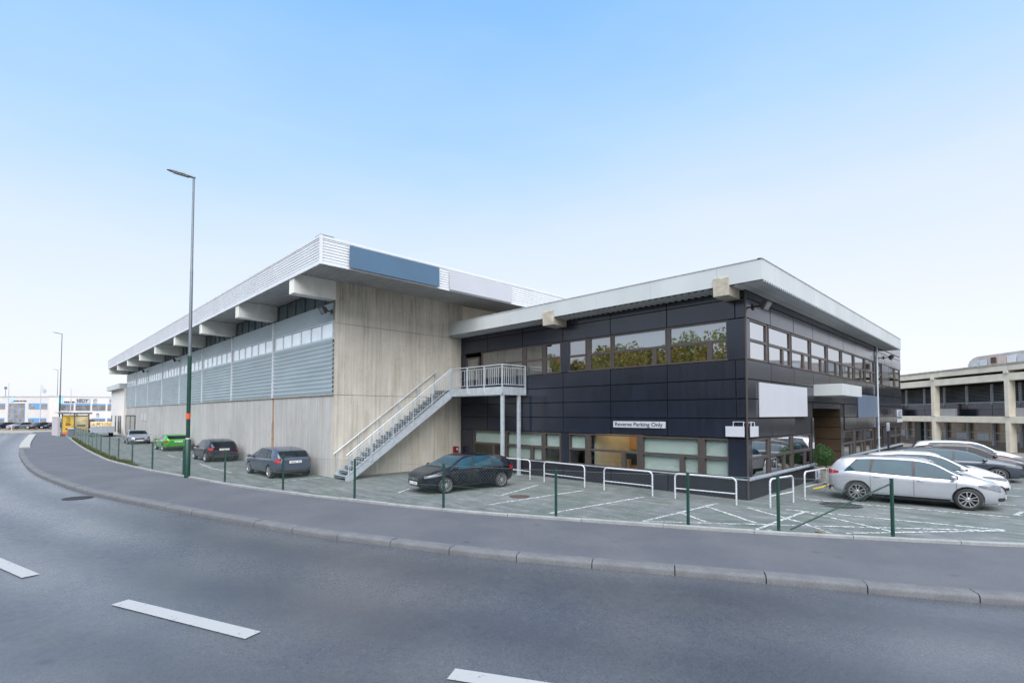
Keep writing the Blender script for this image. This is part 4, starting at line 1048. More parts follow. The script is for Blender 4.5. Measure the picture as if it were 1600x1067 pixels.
A = G(-70,D1); Bp = G(77,D1)
bays = [(*bay(-60,-30,630,639),'n'),(*bay(-22,8,630,639),'n'),(*bay(14,39,630,661.5),'tall'),(*bay(45,74,630,639),'n'),(*bay(-60,-30,653,662),'n'),(*bay(-22,7.5,653,662),'n'),(*bay(45,73,653,662),'n')]
t, e, n = facade_building('office_block', 'grey two storey office block with blue window frames behind the far parked cars', A, Bp, 6.05, 12, mt['farwall'], bays)
def sign_on(t, A, e, n, a0, a1, z0, z1, name, mat, off=.04):
    mb = MB(); mb.obox(A+e*(a0+a1)/2+V((0,0,(z0+z1)/2))+n*off, e*(a1-a0)/2, n*.03, V((0,0,(z1-z0)/2))); return mb.build(name, mat, t)
u = D1/789
so_ = thing('logo_sign', 'pale blue square logo with dark lettering strip on the grey far office block', 'sign', tuple(A+e*(16+70)*u+n*.1+V((0,0,4.8))))
sign_on(so_, A, e, n, 86*u, 92*u, Zof(628,D1), Zof(622,D1), 'emblem', M('sky_blue_panel', (.30,.62,.85), .5), .03)
for k, (p0, p1) in enumerate(((20,23),(24,27),(27.5,30),(31,35),(36,41))): sign_on(so_, A, e, n, (p0+70)*u, (p1+70)*u, Zof(627,D1), Zof(625.6,D1), 'letter_strip', mt['trim'], .03)
A2 = G(77,D1); B2 = G(215,104); e2 = (B2-A2).normalized(); n2 = V((e2.y,-e2.x,0))
def along(px):   # distance along the second facade at a bearing
    r = (FWD+RGT*((px-800)/789)); det = r.x*(-e2.y)+e2.x*r.y; q = A2-CAM
    return (r.x*(-(q.y)) + r.y*q.x)/det*1.0
def alng(px):
    lo_, hi = 0, 80
    for _ in range(40):
        m = (lo_+hi)/2; p = A2+e2*m-CAM; x = 800+789*p.dot(RGT)/p.dot(FWD)
        if x < px: lo_ = m
        else: hi = m
    return lo_
dep = lambda px: (A2+e2*alng(px)-CAM).dot(FWD)
bays2 = [(alng(a), alng(b), 3.42, 4.75, 'n') for a, b in ((92,115),(118,141),(144,165),(168,190))]+[(alng(a), alng(b), .7, 1.9, 'n') for a, b in ((92,115),(118,141),(144,165),(168,190))]
t2, _, _ = facade_building('shop_block', 'pale two storey block with blue windows and white shop signs behind the bus shelter', A2, B2, 6.1, 14, mt['cream_far'] if 'cream_far' in mt else M('pale_far_wall_warm', (.62,.58,.55), .85, var=.04), bays2)
ss = thing('shop_sign', 'white sign board with bold slanted letters VEOY on the far pale block', 'sign', tuple(A2+e2*alng(118)+n2*.1+V((0,0,5))))
sign_on(ss, A2, e2, n2, alng(118), alng(141), 4.85, 5.85, 'board', mt['white'], .04)
text_mesh('lettering', 'VEOY', .95, mt['signtext'], ss, A2+e2*alng(120.3)+n2*.08+V((0,0,5.02)), e2, (0,0,1), shear=.35, bold=.03)
lo = [c for c in ss.children if c.name.startswith('lettering')][0]; org = A2+e2*alng(120.3)-V(ss.location); LNT = alng(138.8)-alng(120.3)
mxl = max((v.co-org).dot(e2) for v in lo.data.vertices)
for v in lo.data.vertices: q = (v.co-org).dot(e2); v.co += e2*(q*(LNT/mxl-1))
ls = thing('logo_sign', 'pale blue square logo with small dark letters left of the VEOY board', 'sign', tuple(A2+e2*alng(91)+n2*.1+V((0,0,5))))
sign_on(ls, A2, e2, n2, alng(91), alng(97.5), 4.75, 6.0, 'emblem', bpy.data.materials['sky_blue_panel'], .03)
for p0, p1 in ((100,102),(102.6,105),(105.6,108),(109,111),(112,116.3)): sign_on(ls, A2, e2, n2, alng(p0), alng(p1), 4.95, 5.2, 'letter_strip', mt['trim'], .03)
for lab, p0, p1 in (('small square white sign right of the VEOY board on the far block', 145.5, 151),('white sign with a dark ring at the right end of the far block', 169.5, 178)):
    q = thing('wall_sign', lab, 'sign', tuple(A2+e2*alng(p0)+n2*.1+V((0,0,5.3)))); sign_on(q, A2, e2, n2, alng(p0), alng(p1), 4.85, 5.85, 'board', mt['white'], .04)
    am = alng((p0+p1)/2); mb = MB(); mb.tube([A2+e2*(am+.22*math.cos(k*math.pi/8))+n2*.08+V((0,0,5.38+.25*math.sin(k*math.pi/8))) for k in range(14)], .05, 5); mb.build('emblem', mt['greysign'], q)
q = thing('wall_sign', 'small dark framed sign between the storeys of the far block', 'sign', tuple(A2+e2*alng(152)+n2*.1+V((0,0,2.6)))); sign_on(q, A2, e2, n2, alng(151), alng(155), 2.2, 2.85, 'board', mt['greysign'], .04); sign_on(q, A2, e2, n2, alng(151.7), alng(154.3), 2.2, 2.6, 'emblem', mt['white'], .05)
def flag_pole(px, d, ztop, label, flag):
    p = G(px, d); t = thing('flag_pole', label, 'flag pole', tuple(p), 0, 'white flag poles on the far street')
    mb = MB(); mb.tube([p, p+V((0,0,ztop*.6)), p+V((0,0,ztop))], [.085,.07,.035], 10); mb.build('pole', mt['white'], t, smooth=50)
    mb = MB(); mb.lathe(tuple(p+V((0,0,ztop))), [(0.0,-.06),(.07,0),(0.0,.08)], 10); mb.build('knob', mt['galv'], t, smooth=60)
    if flag:
        fl_ = MB(); pts = []
        for i in range(7):
            for j in range(6):
                a, b = i/6, j/5; pts.append(p+RGT*(.06+a*.85+.06*math.sin(b*5))+FWD*(.12*math.sin(a*7+b*2))+V((0,0,ztop-.1-b*1.0-a*.75)))
        fl_.grid(pts, 7, 6); fl_.build('flag', mt['white'], t, smooth=80, recalc=False)
flag_pole(12.8, 92, 8.4, 'leftmost white flag pole in front of the far office block', False)
flag_pole(63, 92, 8.1, 'white flag pole with a limp white flag', True)
flag_pole(110.5, 96, 7.6, 'bare white flag pole rising behind the bus shelter roof', False)
p = G(19.3, 84); t = thing('marker_post', 'small pale orange marker post by the far kerb', 'post', tuple(p))
mb = MB(); mb.tube([p, p+V((0,0,.95))], .07, 8); mb.build('post', M('faded_orange', (.72,.42,.32), .6), t); mb = MB(); mb.tube([p+V((0,0,.6)), p+V((0,0,.75))], .075, 8); mb.build('band', mt['white'], t)
p = G(8, 96.5); t = thing('roof_antenna', 'small dark antenna standing at the roof edge of the far office block', 'antenna', (p.x,p.y,6.2))
mb = MB(); mb.tube([p+V((0,0,6.1)), p+V((0,0,7.5))], .04, 6); mb.build('mast', mt['lampgrey'], t); mb = MB(); mb.box(p.x-.2,p.x+.2,p.y-.2,p.y+.2,7.5,7.95); mb.build('head', mt['lampgrey'], t, bevel=.05)

# ------------------------------------------------------------------ concrete frame building on the right
P0 = V((5.2,33.9,0)); eu = V((-.64,.77,0)).normalized(); en = V((-eu.y,eu.x,0))*1.0
if en.dot(V((.77,.64,0))) < 0: en = -en                                   # en points into the building
cb = thing('concrete_frame_building', 'long cream concrete frame building with dark window bands behind the parked cars', 'building', tuple(P0))
def cbox(mb, u0,u1,d0,d1,z0,z1): mb.obox(P0+eu*(u0+u1)/2+en*(d0+d1)/2+V((0,0,(z0+z1)/2)), eu*(u1-u0)/2, en*(d1-d0)/2, V((0,0,(z1-z0)/2)))
U0, U1 = -24, 24
for z0, z1, nm, d0, d1 in ((2.06,2.54,'floor_beam',0,.35),(5.10,5.62,'upper_beam',0,.35),(5.81,6.22,'roof_beam',-.05,.5)):
    mb = MB(); cbox(mb,U0,U1,d0,d1,z0,z1); mb.build(nm, mt['cream_concrete'], cb, bevel=.02)
mb = MB(); cbox(mb,U0,U1,-.08,14,6.225,6.36); mb.build('roof', mt['rust_concrete'], cb)
for k in range(-3, 4):
    uu = k*7.25
    mb = MB(); cbox(mb,uu-.18,uu+.18,-.06,.40,0,2.06); cbox(mb,uu-.18,uu+.18,-.06,.40,2.54,5.1); cbox(mb,uu-.18,uu+.18,-.1,.9,5.62,5.81); mb.build('column', mt['cream_concrete'], cb, bevel=.015)
    mb = MB(); cbox(mb,uu-1.9,uu-.19,.36,.5,2.54,3.15); mb.build('balcony_panel', M('grey_panel', (.33,.33,.33), .7, var=.08) if 'grey_panel' not in bpy.data.materials else bpy.data.materials['grey_panel'], cb)
mb = MB(); cbox(mb,U0,U1,1.5,1.6,0,6.2); cbox(mb,U0,U1,.36,1.5,2.1,2.5); cbox(mb,U0,U1,.36,1.5,5.2,5.6); cbox(mb,U0,U1,1.4,13.5,0,.1); mb.build('inner_wall', mt['black'], cb)
mb = MB(); uu = U0
pan = [x for x in [.46-2.43*k for k in range(1,11)][::-1]+[.46+2.43*k for k in range(0,10)]]
for a, b in zip(pan, pan[1:]):
    cbox(mb,a+.02,b-.02,1.24,1.3,2.54,3.05); cbox(mb,a+.02,b-.02,1.24,1.3,3.07,3.56)
mb.build('spandrel_panels', mt['panelr'], cb)
slat = M('dark_blind_slats', (.30,.29,.29), .4, metal=.3, var=.3, vs=.7)
for a, b in zip(pan, pan[1:]):
    mb = MB(); cbox(mb,a-.09,a-.045,1.2,1.3,3.45,5.0); cbox(mb,a+.045,a+.09,1.2,1.3,3.45,5.0); cbox(mb,a+.1,b-.1,1.2,1.28,3.58,3.64); wv = mb.build('window', mt['whitepaint'], cb)
    mb = MB(); z = 3.68
    while z < 4.98:
        c = P0+eu*(a+b)/2+en*1.3+V((0,0,z)); mb.obox(c, eu*((b-a)/2-.12), en*.045+V((0,0,.03)), V((0,0,.004))-en*.003); z += .11
    mb.build('blind', slat, wv)
wall2 = M('brown_ground_floor', (.26,.20,.155), .7, var=.15, vs=.9)
mb = MB(); cbox(mb,U0,U1,1.38,1.48,0,.62); mb.build('ground_wall', wall2, cb)
for a, b in zip(pan, pan[1:]):
    mb = MB(); cbox(mb,a-.07,a-.02,1.2,1.4,.3,2.04); cbox(mb,a+.04,a+.09,1.2,1.4,.3,2.04); cbox(mb,a+.1,b-.08,1.3,1.38,1.25,1.3); cbox(mb,a+.1,b-.08,1.3,1.38,.62,.68); wv = mb.build('window', mt['whitepaint'], cb)
    mb = MB(); cbox(mb,a+.1,b-.1,1.42,1.44,.68,2.04); mb.build('pane', M('brown_tinted_glazing', (.27,.19,.125), .2, spec=.9, var=.4, vs=.8) if 'brown_tinted_glazing' not in bpy.data.materials else bpy.data.materials['brown_tinted_glazing'], wv)
    mb = MB(); s = rnd.uniform(.3,.9); cbox(mb,a+s,a+s+1.1,1.40,1.415,.7,1.2); mb.build('curtain', mt['whitepaint'] if rnd.random() < .6 else mt['blind'], wv)
mb = MB(); cbox(mb,10.6,11.4,1.1,1.38,0,2.0); mb.build('door', M('dark_green_door', (.05,.06,.055), .5, var=.1), cb)
gt = thing('bar_gate', 'pale steel bar gate between columns at the right end of the concrete building', 'gate', tuple(P0+eu*-1.2+en*1.0))
mb = MB()
for uu in (-1.55,-.35): cbox(mb,uu-.04,uu+.04,.8,.88,0,1.95)
for z in (.15,1.05,1.5,1.9): cbox(mb,-1.55,-.35,.82,.86,z-.025,z+.025)
mb.build('frame', mt['whitepaint'], gt); mb = MB()
for k in range(1, 8): cbox(mb,-1.55+k*.15-.012,-1.55+k*.15+.012,.825,.855,.15,1.9)
mb.build('bars', mt['whitepaint'], gt)
pt_ = thing('rooftop_unit', 'long pale plant housing with a rounded end on the roof of the concrete building', 'plant housing', tuple(P0+eu*2+en*5+V((0,0,6.4))))
def cpt(u_, d, z): return P0+eu*u_+en*d+V((0,0,z))
mb = MB(); mb.prism([cpt(8.9,4,6.37),cpt(8.9,4,6.95),cpt(8.7,4,7.3),cpt(8.3,4,7.55),cpt(7.8,4,7.65),cpt(-16,4,7.65),cpt(-16,4,6.37)], en*3); mb.build('housing', M('plant_cladding', (.45,.41,.39), .7, var=.15, vs=.8), pt_)
for k in range(14):
    a = 8.4-k*.9
    mb = MB(); cbox(mb,a-.78,a,3.9,4.0-.002,6.45,7.3+.1*(k>1)); mb.build('panel', [mt['whitepaint'],mt['fascia'],M('rosy_cladding', (.5,.42,.38), .7) if 'rosy_cladding' not in bpy.data.materials else bpy.data.materials['rosy_cladding'],mt['galv']][(k*7+k//3)%4], pt_)
mb = MB(); cbox(mb,5.8,6.3,3.85,3.9,6.9,7.4); mb.build('vent', mt['rust'], pt_)

# ------------------------------------------------------------------ wooded slope behind the road (seen in the office glass)
mb = MB(); tr = MB()
for k in range(230):
    x = rnd.uniform(-105,48); s = rnd.random(); y = -31-26*s; zb = 7.2*s; h = rnd.uniform(5.2,9.8)*(1-.15*s); r = h*rnd.uniform(.25,.36)
    tr.tube([(x,y,zb-.3),(x+rnd.gauss(0,.2),y,zb+h*.55)], [.16,.07], 5)
    for q in range(620):
        v_ = V((rnd.gauss(0,1),rnd.gauss(0,1),rnd.gauss(0,1))).normalized()*(rnd.random()**.4)
        c = V((x+v_.x*r, y+v_.y*r, zb+h*.62+v_.z*h*.4)); a = V((rnd.gauss(0,1),rnd.gauss(0,1),rnd.gauss(0,1))).normalized(); b = a.cross(V((rnd.gauss(0,1),rnd.gauss(0,1),rnd.gauss(0,1)))).normalized(); sz = rnd.uniform(.14,.36)
        mb.add([c-a*sz, c+b*sz*.6, c+a*sz, c-b*sz*.6], [(0,1,2,3)])
wd_ = tag(mb.build('wood', mt['woodleaf'], recalc=False), 'autumn coloured wood on the slope behind the road', 'wood', kind='stuff')
o = tr.build('trunks', mt['bark'], wd_); o['kind'] = 'stuff'

# ------------------------------------------------------------------ cars
def make_car(name, label, loc, rz, S, mat, group='parked cars', glass_m='carglass', detail=True, roof_mat=None):
    """lofted body with cut wheel arches; x forward, y left, z up, wheels on z = 0"""
    t = thing(name, label, 'car', loc, rz, group); t.scale = (S.get('sx', .97), .97, S.get('sz', .89))
    Ln, Wd, wbse, fo, wr = S['L'], S['W'], S['wb'], S['fo'], S.get('wr', .315)
    h2 = Ln/2; top = pchip(S['top']); belt = pchip(S['belt'])
    wid = pchip([(-h2,.70*Wd/2),(-h2+.10,.84*Wd/2),(-h2+.35,.945*Wd/2),(-h2+.8,.995*Wd/2),(0,Wd/2),(h2-1.0,.995*Wd/2),(h2-.55,.94*Wd/2),(h2-.22,.80*Wd/2),(h2-.06,.60*Wd/2),(h2,.44*Wd/2)])
    bot = pchip([(-h2,.42),(-h2+.25,.27),(-h2+.7,.2),(h2-.7,.19),(h2-.25,.2),(h2,.30)])
    xf = h2-fo; xr = xf-wbse
    def section(x):
        w, b, tp, zb = wid(x), belt(x), top(x), bot(x); b = min(b, tp-.004); g = max(0., tp-b); k = min(1, g/.55); k = k*k*(3-2*k)
        wt = w*(.955-.235*k); e = min(.055, .45*g)
        mid = .55*zb+.45*b
        pts = [(0,zb),(w*.72,zb),(w*.90,zb+.03),(w*.965,zb+.10),(w*.985,.5*(zb+.1+mid)),(w,mid),(w*1.0,b-.13*(b-zb)/.6),(w*.99,b-.07),(w*.972,b-.025),(w*.95,b)]
        x0, z0 = w*.95, b; x1, z1 = wt, tp-e
        for q in (.25,.5,.75): pts.append((x0+(x1-x0)*q + .02*k*math.sin(q*math.pi), z0+(z1-z0)*q))
        pts += [(x1,z1),(wt*.955,tp-e*.42),(wt*.86,tp-e*.15),(wt*.6,tp-e*.03),(wt*.3,tp),(0,tp)]
        return pts
    N = 64; xs = [-h2+Ln*(.5-.5*math.cos(math.pi*i/N))*.55+Ln*(i/N)*.45 for i in range(N+1)]
    mb = MB(); rows = []; m = len(section(0))
    ring = lambda x: [V((x,y,z)) for y, z in section(x)] + [V((x,-y,z)) for y, z in section(x)[1:-1][::-1]]
    rl = len(ring(0)); vs = []
    for x in xs: vs += ring(x)
    fs = [(i*rl+k,(i+1)*rl+k,(i+1)*rl+(k+1)%rl,i*rl+(k+1)%rl) for i in range(N) for k in range(rl)]
    fs += [tuple(range(rl)), tuple(N*rl+k for k in range(rl))[::-1]]
    mb.add(vs, fs); body = mb.build('body', mat, t, world=False)
    cut = MB()
    for x in (xf, xr):
        for sgn in (1,-1):
            cut.lathe((x, sgn*(Wd/2-.24), wr+.005), [(wr+.05,0),(wr+.05,.6)], 36, (0,sgn,0))
    co = cut.build('arch_cut', None, t, world=False)
    bo = body.modifiers.new('arch', 'BOOLEAN'); bo.operation = 'DIFFERENCE'; bo.object = co; bo.solver = 'EXACT'
    dg = bpy.context.evaluated_depsgraph_get(); me = bpy.data.meshes.new_from_object(body.evaluated_get(dg))
    body.modifiers.clear(); body.data = me; bpy.data.objects.remove(co)
    for p in me.polygons: p.use_smooth = True
    me.set_sharp_from_angle(angle=math.radians(34))
    def side_pt(x, z, off=.006):
        s = section(x)[2:14]
        for (y0,z0),(y1,z1) in zip(s, s[1:]):
            if z0 <= z <= z1+1e-9: 
                q = (z-z0)/max(1e-6, z1-z0); d = V((z1-z0, -(y1-y0))).normalized() if True else None
                return y0+(y1-y0)*q, d
        return (s[-1][0], V((0,1))) if z > s[-1][1] else (s[0][0], V((1,0)))
    def spt(x, z, sgn, off):
        y, d = side_pt(x, z); e = .02; yf = side_pt(min(h2, x+e), z)[0]; yb = side_pt(max(-h2, x-e), z)[0]
        nx = -(yf-yb)/(2*e); n = V((nx, d[0], d[1])).normalized()
        return V((x+n.x*off, sgn*(y+n.y*off), z+n.z*off))
    def side_patch(name, mat_, parent, f, nu, nv, sgn, off=.006, thick=True):
        pts = [spt(*f(i/(nu-1), j/(nv-1)), sgn, off) for i in range(nu) for j in range(nv)]
        g = MB(); g.grid(pts, nu, nv); return g.build(name, mat_, parent, world=False, smooth=60)
    def top_pt(x, yfrac, off):
        def P_(x, q):
            s = section(x)[13:]; w = s[0][0]; y = w*q
            for (y0,z0),(y1,z1) in zip(s, s[1:]):
                if y1 <= y <= y0+1e-9: return V((x, y, z0+(z1-z0)*((y0-y)/max(1e-6,y0-y1))))
            return V((x, y, s[0][1]))
        q = abs(yfrac); p = P_(x, q); a = P_(x+.015, q)-P_(x-.015, q); n = V((-a.z, 0, a.x)).normalized(); p = p+n*off
        return V((p.x, p.y*(1 if yfrac >= 0 else -1), p.z))
    def top_patch(name, mat_, parent, x0, x1, q0, q1, nu, nv, off=.006):
        g = MB(); g.grid([top_pt(x0+(x1-x0)*i/(nu-1), -(q0+(q1-q0)*i/(nu-1))+2*(q0+(q1-q0)*i/(nu-1))*j/(nv-1), off) for i in range(nu) for j in range(nv)], nu, nv)
        return g.build(name, mat_, parent, world=False, smooth=60)
    gm = mt[glass_m]
    top_patch('windshield', gm, t, *S['ws'], .90, .93, 9, 11)
    top_patch('rear_window', gm, t, *S['rw'], .86, .90, 7, 11)
    zlo = lambda x: belt(x)+.025
    zhi = lambda x: max(zlo(x)+.004, section(x)[13][1]-.022)
    for sgn in (1,-1):
        wl_ = S['win']; xa_, xb_ = wl_[0][0]-.05, wl_[-1][1]+.04
        side_patch('window_surround', mt['trim'], t, lambda u, v: ((xa_+(wl_[0][2]+.0)*v)+((xb_+wl_[-1][3]*v)-(xa_+wl_[0][2]*v))*u, belt((xa_+wl_[0][2]*v)+((xb_+wl_[-1][3]*v)-(xa_+wl_[0][2]*v))*u)+.006+(max(.01, section((xa_+wl_[0][2]*v)+((xb_+wl_[-1][3]*v)-(xa_+wl_[0][2]*v))*u)[13][1]-.008-belt((xa_+wl_[0][2]*v)+((xb_+wl_[-1][3]*v)-(xa_+wl_[0][2]*v))*u)-.006))*v), 30, 7, sgn, .003)
        for (x0, x1, sl0, sl1) in S['win']:
            def f(u, v):
                xa = x0+sl0*v; xb = x1+sl1*v; x = xa+(xb-xa)*u; return x, zlo(x)+(zhi(x)-zlo(x))*v
            side_patch('side_window', gm, t, f, 14, 7, sgn)
    if detail:
        for sgn in (1,-1):
            for x in S['seams']:
                side_patch('door_seam', mt['trim'], t, lambda u, v: (x-.005+.01*u, bot(x)+.12+(belt(x)-.0-bot(x)-.12)*v), 2, 12, sgn, .0025)
            for x in S['handles']:
                p = spt(x, belt(x)-.10, sgn, .018); g = MB(); g.tube([p+V((-.085,-.02*sgn,0)), p+V((-.06,0,.004)), p+V((.06,0,.004)), p+V((.085,-.02*sgn,0))], .011, 8); g.build('door_handle', mat if S.get('bodyhandle', True) else mt['chrome'], t, world=False, smooth=60)
            side_patch('sill_trim', mt['trim'], t, lambda u, v: (xr+wr+.07+(wbse-2*wr-.14)*u, bot(0)+.035+.06*v), 12, 3, sgn, .004)
    for sgn in (1,-1):
        x0, x1, z0, z1, z2, z3 = S['head']           # tail end z0..z1, nose end z2..z3
        side_patch('headlight', mt['headlamp'], t, lambda u, v: (x0+(x1-x0)*u, z0+(z2-z0)*u+((z1-z0)+((z3-z2)-(z1-z0))*u)*v*min(1,.35+1.6*u)), 12, 6, sgn, .007)
        x0, x1, z0, z1, z2, z3 = S['tail']
        side_patch('tail_light', mt['tail'], t, lambda u, v: (x0+(x1-x0)*u, z0+(z2-z0)*u+((z1-z0)+((z3-z2)-(z1-z0))*u)*v), 10, 5, sgn, .007)
    # nose and tail faces
    def nose_y(x, z): return side_pt(x, z)[0]
    g = MB(); zg = S['grille']; g.obox((h2+.006, 0, (zg[0]+zg[1])/2), (.012,0,0), (0,.40*Wd/2,0), (0,0,(zg[1]-zg[0])/2)); gr = g.build('grille', mt['trim'], t, world=False, bevel=.008)
    g = MB()
    for k in range(1, 3): g.obox((h2+.02, 0, zg[0]+(zg[1]-zg[0])*k/3), (.004,0,0), (0,.385*Wd/2,0), (0,0,.009))
    g.obox((h2+.022,0,(zg[0]+zg[1])/2),(.006,0,0),(0,.045,0),(0,0,.04)); g.build('grille_bar', mt['chrome'], gr, world=False)
    g = MB(); g.obox((h2+.022, 0, .40), (.006,0,0), (0,.26,0), (0,0,.055)); g.build('number_plate', mt['plate'], t, world=False)
    zp = S.get('plate', .80); g = MB()
    g.obox((-h2-.008+S.get('plx',0), 0, zp), (.006,0,0), (0,.26,0), (0,0,.055)); g.build('number_plate', mt['plate'], t, world=False)
    if detail:
        for pl_, xx, zz in [(c_, (h2+.029 if i_ == 0 else -h2-.015+S.get('plx',0)), (.40 if i_ == 0 else zp)) for i_, c_ in enumerate([c for c in t.children if c.name.startswith('number_plate')])]:
            g = MB()
            for k in range(7):
                if k != 2: g.obox((xx, -.19+k*.063, zz), (.001,0,0), (0,.017,0), (0,0,.030))
            g.build('plate_marks', mt['greysign'], pl_, world=False)
    for sgn in (1,-1):
        side_patch('lower_intake', mt['trim'], t, lambda u, v: (h2-.20+.17*u, .30+.10*v), 6, 4, sgn, .006)
        side_patch('rear_reflector', mt['tail'], t, lambda u, v: (-h2+.05+.10*u, .42+.045*v), 4, 3, sgn, .006)
    g = MB(); g.obox((-h2+.01, 0, .36), (.02,0,0), (0,.62*Wd/2,0), (0,0,.07)); g.build('rear_apron', mt['trim'], t, world=False, bevel=.02)
    # mirrors
    xm = S['mirror']
    for sgn in (1,-1):
        y = side_pt(xm, belt(xm))[0]; g = MB(); vs = []; n = 10
        for i, (q, r) in enumerate(((0,.35),(.25,.85),(.6,1),(.9,.75),(1,.3))):
            for k in range(n):
                an = 2*math.pi*k/n; vs.append(V((xm+.01+math.cos(an)*.075*r-.03*q, sgn*(y+.035+.19*q), belt(xm)+.085+math.sin(an)*.072*r)))
        g.add(vs, [(i*n+k,i*n+(k+1)%n,(i+1)*n+(k+1)%n,(i+1)*n+k) for i in range(4) for k in range(n)]+[tuple(range(n)),tuple(4*n+k for k in range(n))])
        g.tube([V((xm,sgn*(y-.01),belt(xm)+.03)), V((xm,sgn*(y+.06),belt(xm)+.06))], .022, 6)
        g.build('mirror', mt['trim'] if S.get('blackmirror') else mat, t, world=False, smooth=60)
    # wheels and liners
    g = MB()
    for x in (xf, xr): g.obox((x,0,wr+.12),(wr+.02,0,0),(0,Wd/2-.30,0),(0,0,wr-.09))
    g.obox(((xf+xr)/2,0,.26),(wbse/2+.4,0,0),(0,Wd/2-.28,0),(0,0,.07)); g.build('underbody', mt['trim'], t, world=False)
    for x in (xf, xr):
        for sgn in (1,-1):
            c = V((x, sgn*(Wd/2-.20), wr)); ax_ = (0, sgn, 0); g = MB()
            g.lathe(c, [(wr*.62,.0),(wr*.93,.0),(wr,.03),(wr,.155),(wr*.96,.178),(wr*.85,.19),(wr*.70,.185),(wr*.67,.16),(wr*.66,.08),(0,.08)], 40, ax_)
            wl = g.build('wheel', mt['rubber'], t, world=False, smooth=45)
            g = MB(); g.lathe(c, [(wr*.62,.10),(wr*.71,.165),(wr*.715,.186),(wr*.675,.188),(wr*.64,.16),(wr*.62,.10)], 40, ax_, cap=False)
            g.lathe(c, [(wr*.20,.09),(wr*.20,.165),(wr*.15,.175),(0,.178)], 20, ax_)
            ns = S.get('spokes', 5)
            for k in range(ns):
                an = 2*math.pi*k/ns+.2; dv = V((math.cos(an),0,math.sin(an))); tv = V((-math.sin(an),0,math.cos(an)))
                for q in ((-.5,.5) if ns <= 5 else (0,)):
                    a = c+V(ax_)*.165+dv*wr*.14+tv*wr*.10*q; b = c+V(ax_)*.172+dv*wr*.66+tv*wr*(.34 if ns <= 5 else 0)*q
                    g.beam(a, b, wr*.085 if ns <= 5 else wr*.075, .028, up=ax_)
            g.build('rim', mt['rim'], wl, world=False, smooth=30)
    if S.get('rails'):
        for sgn in (1,-1):
            g = MB(); pts = [top_pt(x, sgn*.90, .02+.03*math.sin(math.pi*i/8)) for i, x in enumerate([S['rw'][1]+.1+(S['ws'][1]-S['rw'][1]-.15)*i/8 for i in range(9)])]
            g.tube(pts, .016, 6); g.build('roof_rail', mt['chrome'] if S['rails'] == 'chrome' else mt['trim'], t, world=False, smooth=60)
    if S.get('antenna'):
        x = S['rw'][1]+.12; p = top_pt(x, 0, 0); g = MB(); g.tube([p, p+V((-.10,0,.16))], .006, 5); g.build('antenna', mt['trim'], t, world=False)
    return t

